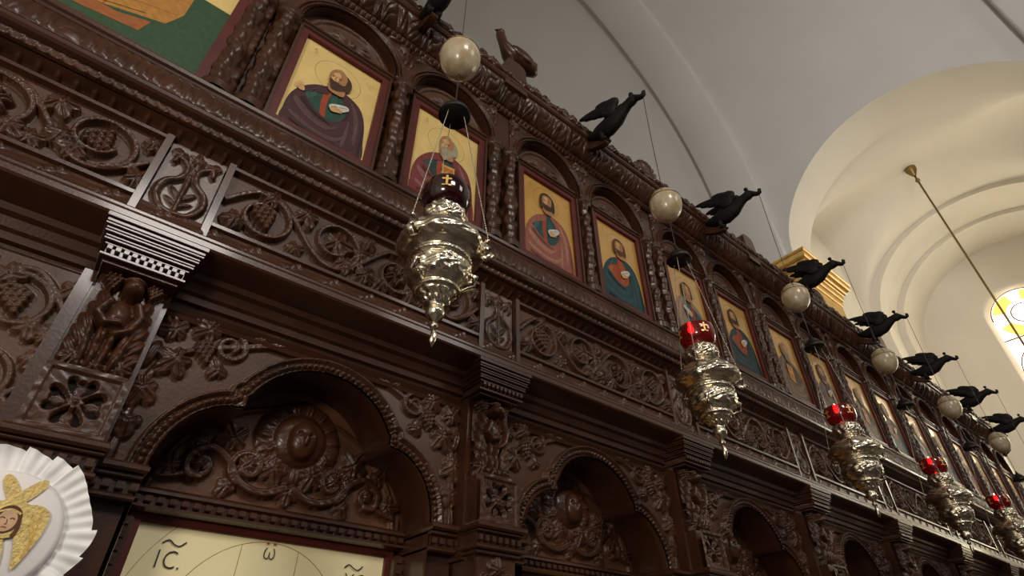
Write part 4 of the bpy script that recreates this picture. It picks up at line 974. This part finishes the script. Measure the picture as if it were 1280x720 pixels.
    b = MB(); b.lathe([(zc + .062 * math.cos(t), .0495 * math.sin(t) * (1 + .05 * math.cos(t))) for t in np.linspace(0, math.pi, nz)], 32); b.build('ostrich_egg', EGG, e, smooth=True)
    eg = e.children[-1]
    b = MB(); b.lathe([(zc + .062, .003), (zc + .066, .008), (zc + .061, .014), (zc + .058, .016)], 16)
    for q in range(4):
        aa = q * math.pi / 2 + .5; b.loft([(.0500 * math.sin(t) * (1 + .05 * math.cos(t)) * math.cos(aa), .0500 * math.sin(t) * (1 + .05 * math.cos(t)) * math.sin(aa), zc + .063 * math.cos(t)) for t in np.linspace(.3, 1.25, 10)], [.0013] * 10, 6)
    b.lathe([(zc + .020 + .0015 * math.cos(t), .0480 + .0015 * math.sin(t)) for t in np.linspace(0, 2 * math.pi, 8)], 32)
    b.build('gilt_mount', BRASS, eg, smooth=True)
    b = MB(); b.loft([(0, 0, Z(1.085)), (0, 0, Z(1.196))], [.0016, .0016], 6); b.build('wire', IRON, e); b = MB(); b.loft([(0, 0, Z(1.322)), (0, -.004, Z(1.56)), (0, -.012, Z(1.822))], [.0012] * 3, 6); b.build('wire', IRON, e)
    e.rotation_euler = (0, 0, 0); return e
ll = ['nearest large silver lamp with dark red glass, in front of the first vine frieze', 'second silver lamp from the left, its red glass glowing', 'third silver lamp from the left, lit red glass, below the fourth egg',
      'fourth silver lamp from the left with a bright red spot', 'fifth silver lamp, cut by the right edge of the view', 'sixth lamp in the row, only egg and hood in view at right', 'seventh lamp in the row, near the right end of the screen', 'eighth and last lamp, furthest along the screen']
l0 = hanging_lamp(0, ll[0], False); l1 = hanging_lamp(1, ll[1], True)
for k in range(2, NB):
    c = l1.copy(); col.objects.link(c); c.location = l1.location + Vector(((k - 1) * PITCH * S, 0, 0)); c['label'] = ll[k]
    for ch in l1.children: copy_part(ch, c)

# ------------------------------------------------------------------ processional fan with ruffled cloth
D0 = .80; e = empty('processional_fan', (-.036, D0, FLOOR), 'round white ruffled cloth fan with gold embroidered six-winged seraph at lower left', 'liturgical fan')
FZ = .140 - FLOOR
nr, na = 40, 420; rr = np.linspace(.0, 1, nr); aa = np.linspace(0, 2 * math.pi, na, endpoint=False); A_, R_ = np.meshgrid(aa, rr)
r0, r1 = .058, .086; rad = r0 - .004 + R_ * (r1 - r0 + .004); rng = random.Random(4)
pl_ = np.zeros_like(A_); ph = [rng.uniform(0, 6.28) for _ in range(4)]
saw = (A_ * 15 / (2 * math.pi) + .38 * np.sin(A_ * 3 + ph[0]) + .25 * np.sin(A_ * 5 + ph[1])) % 1
pl_ = (saw ** .7) * .007 * (R_ ** .8) + .0022 * np.sin(A_ * 4 + R_ * 5 + ph[1]) * R_ + .0012 * np.sin(A_ * 41 + ph[2]) * R_
rad = rad + R_ * (.0045 * saw - .002 + .002 * np.sin(A_ * 7 + ph[3]))
P3 = np.stack([rad * np.cos(A_), -.006 - pl_, FZ + rad * np.sin(A_)], -1)
grid_obj('ruffle', P3, CLOTH, None, e, wrap=True)
b = MB(); b.lathe([(0, .0001), (.0, .055), (.004, .059), (.010, .060), (.014, .055), (.014, .0001)], 64)
v = [(x_, -.008 - .0 + (z_ - .0) * -1 + .004, FZ + y_) for x_, y_, z_ in b.v]; fresh('cloth_disc', v, b.f, CLOTHC, True, e)
p = Paint(1, 1); FL = paint((.55, .36, .22))
def wing(pts, dx=0): p.poly([(x_ * .00074, y_ * .00074) for x_, y_ in pts], THREAD)
# millimetre-like drawing units, centre at face
def feather(x0_, y0_, x1_, y1_, wd_):
    d_ = np.array([x1_ - x0_, y1_ - y0_]); n_ = np.array([-d_[1], d_[0]]) / np.hypot(*d_) * wd_; o_ = np.array([x0_, y0_])
    p.poly([tuple(o_ - n_ * .5), tuple(o_ + d_ * .4 - n_), tuple(o_ + d_ * .85 - n_ * .8), tuple(o_ + d_), tuple(o_ + d_ * .85 + n_ * .8), tuple(o_ + d_ * .4 + n_), tuple(o_ + n_ * .5)], THREAD)
feather(.004, .012, -.018, .042, .006); feather(-.004, .012, .018, .042, .006); feather(.002, -.014, -.008, -.050, .006); feather(-.002, -.014, .008, -.050, .006)
for sg in (-1, 1):
    p.poly([(sg * x_, y_) for x_, y_ in ((.006, .012), (.020, .017), (.032, .010), (.033, -.008), (.029, -.026), (.022, -.044), (.017, -.030), (.012, -.016), (.006, -.008))], THREAD)
    for a in range(4): p.line([(sg * .020, .010 - a * .005), (sg * .027, .004 - a * .008), (sg * .025, -.010 - a * .008)], .0007, BOOKG)
p.disc(0, .001, .019, .019, THREAD); p.disc(0, .0, .0115, .0135, SKD); p.disc(0, -.0015, .0082, .0102, FL); p.line([(-.0088, .0062), (0, .0092), (.0088, .0062)], .0020, THREAD)
for q in (-1, 1): p.line([(q * .0040 - .002, .0005), (q * .0040, .0014), (q * .0040 + .002, .0005)], .0010, SKD); p.line([(q * .0095, .002), (q * .0112, -.008), (q * .0095, -.015)], .0034, SKD)
p.line([(0, .0), (.0008, -.0045), (-.0008, -.0045)], .0006, SKD); p.line([(-.0022, -.0078), (0, -.0073), (.0022, -.0078)], .0009, paint((.35, .06, .04)))
sf = p.build('embroidered_seraph', e, (.010, -.0195, FZ + .012))
b = MB(); b.loft([(0, .012, 0), (0, .012, FZ - .02)], [.010, .010], 12); b.ball((0, .012, FZ - .10), .018); b.lathe([(0, .09), (.02, .085), (.03, .03), (.05, .012)], 20, 0, .012); b.build('pole', WOODS, e, smooth=True)

# ------------------------------------------------------------------ gilded altar canopy behind the screen
e = empty('altar_canopy', (4.86, 1.70, FLOOR), 'gilded canopy with stepped cornice rising behind the screen beside the fourth eagle', 'altar canopy')
zb = 3.64 - FLOOR; X0, X1, Y0, Y1 = -.02, .98, -.30, .55
b = MB()
for i, (dz, ins_) in enumerate(((0, 0), (-.035, .015), (-.10, .05), (-.145, .075), (-.165, .09), (-.23, .11), (-.30, .125))):
    nxt = (-.035, -.10, -.145, -.165, -.23, -.30, -.55)[i]; b.box(X0 + ins_, X1 - ins_, Y0 + ins_, Y1 - ins_, zb + nxt, zb + dz - .002, .010)
b.build('stepped_cornice', GILT, e)
for (px, py) in ((X0 + .18, Y0 + .18), (X1 - .18, Y0 + .18), (X0 + .18, Y1 - .18), (X1 - .18, Y1 - .18)):
    b = MB(); b.lathe([(0, .07), (.05, .07), (.06, .045), (zb - .62, .04), (zb - .58, .06), (zb - .54, .065)], 20, px, py); b.build('column', GILT, e, smooth=True)

# ------------------------------------------------------------------ chandelier rod in the chapel
mx, my, mz = 9.0, .62, 7.06
e = empty('chandelier', (mx, my, 1.9), 'thin dark brass chandelier rod hanging from the cream chapel vault', 'chandelier')
b = MB(); b.lathe([(mz + .06 - 1.9, .085), (mz - .02 - 1.9, .080), (mz - .10 - 1.9, .045), (mz - .15 - 1.9, .02)], 20); b.ball((0, 0, mz - .25 - 1.9), .035); b.build('ceiling_rose', BRASS, e, smooth=True)
b = MB(); b.loft([(0, 0, mz - 1.95), (0, 0, .5)], [.014, .014], 10); b.build('rod', BRASS, e, smooth=True)
b = MB(); b.lathe([(.06 + .02 * math.cos(t), .42 + .02 * math.sin(t)) for t in np.linspace(0, 2 * math.pi, 10)], 32); b.lathe([(0, .001), (.02, .05), (.10, .08), (.2, .05), (.35, .02), (.5, .03), (.52, .014)], 20)
for q in range(8):
    a = q * math.pi / 4; b.loft([(.05 * math.cos(a), .05 * math.sin(a), .12), (.25 * math.cos(a), .25 * math.sin(a), .02), (.42 * math.cos(a), .42 * math.sin(a), .08)], [.012] * 3, 8); b.lathe([(.08, .03), (.11, .03), (.11, .014), (.20, .014)], 10, .42 * math.cos(a), .42 * math.sin(a))
b.build('arms', BRASS, e, smooth=True)
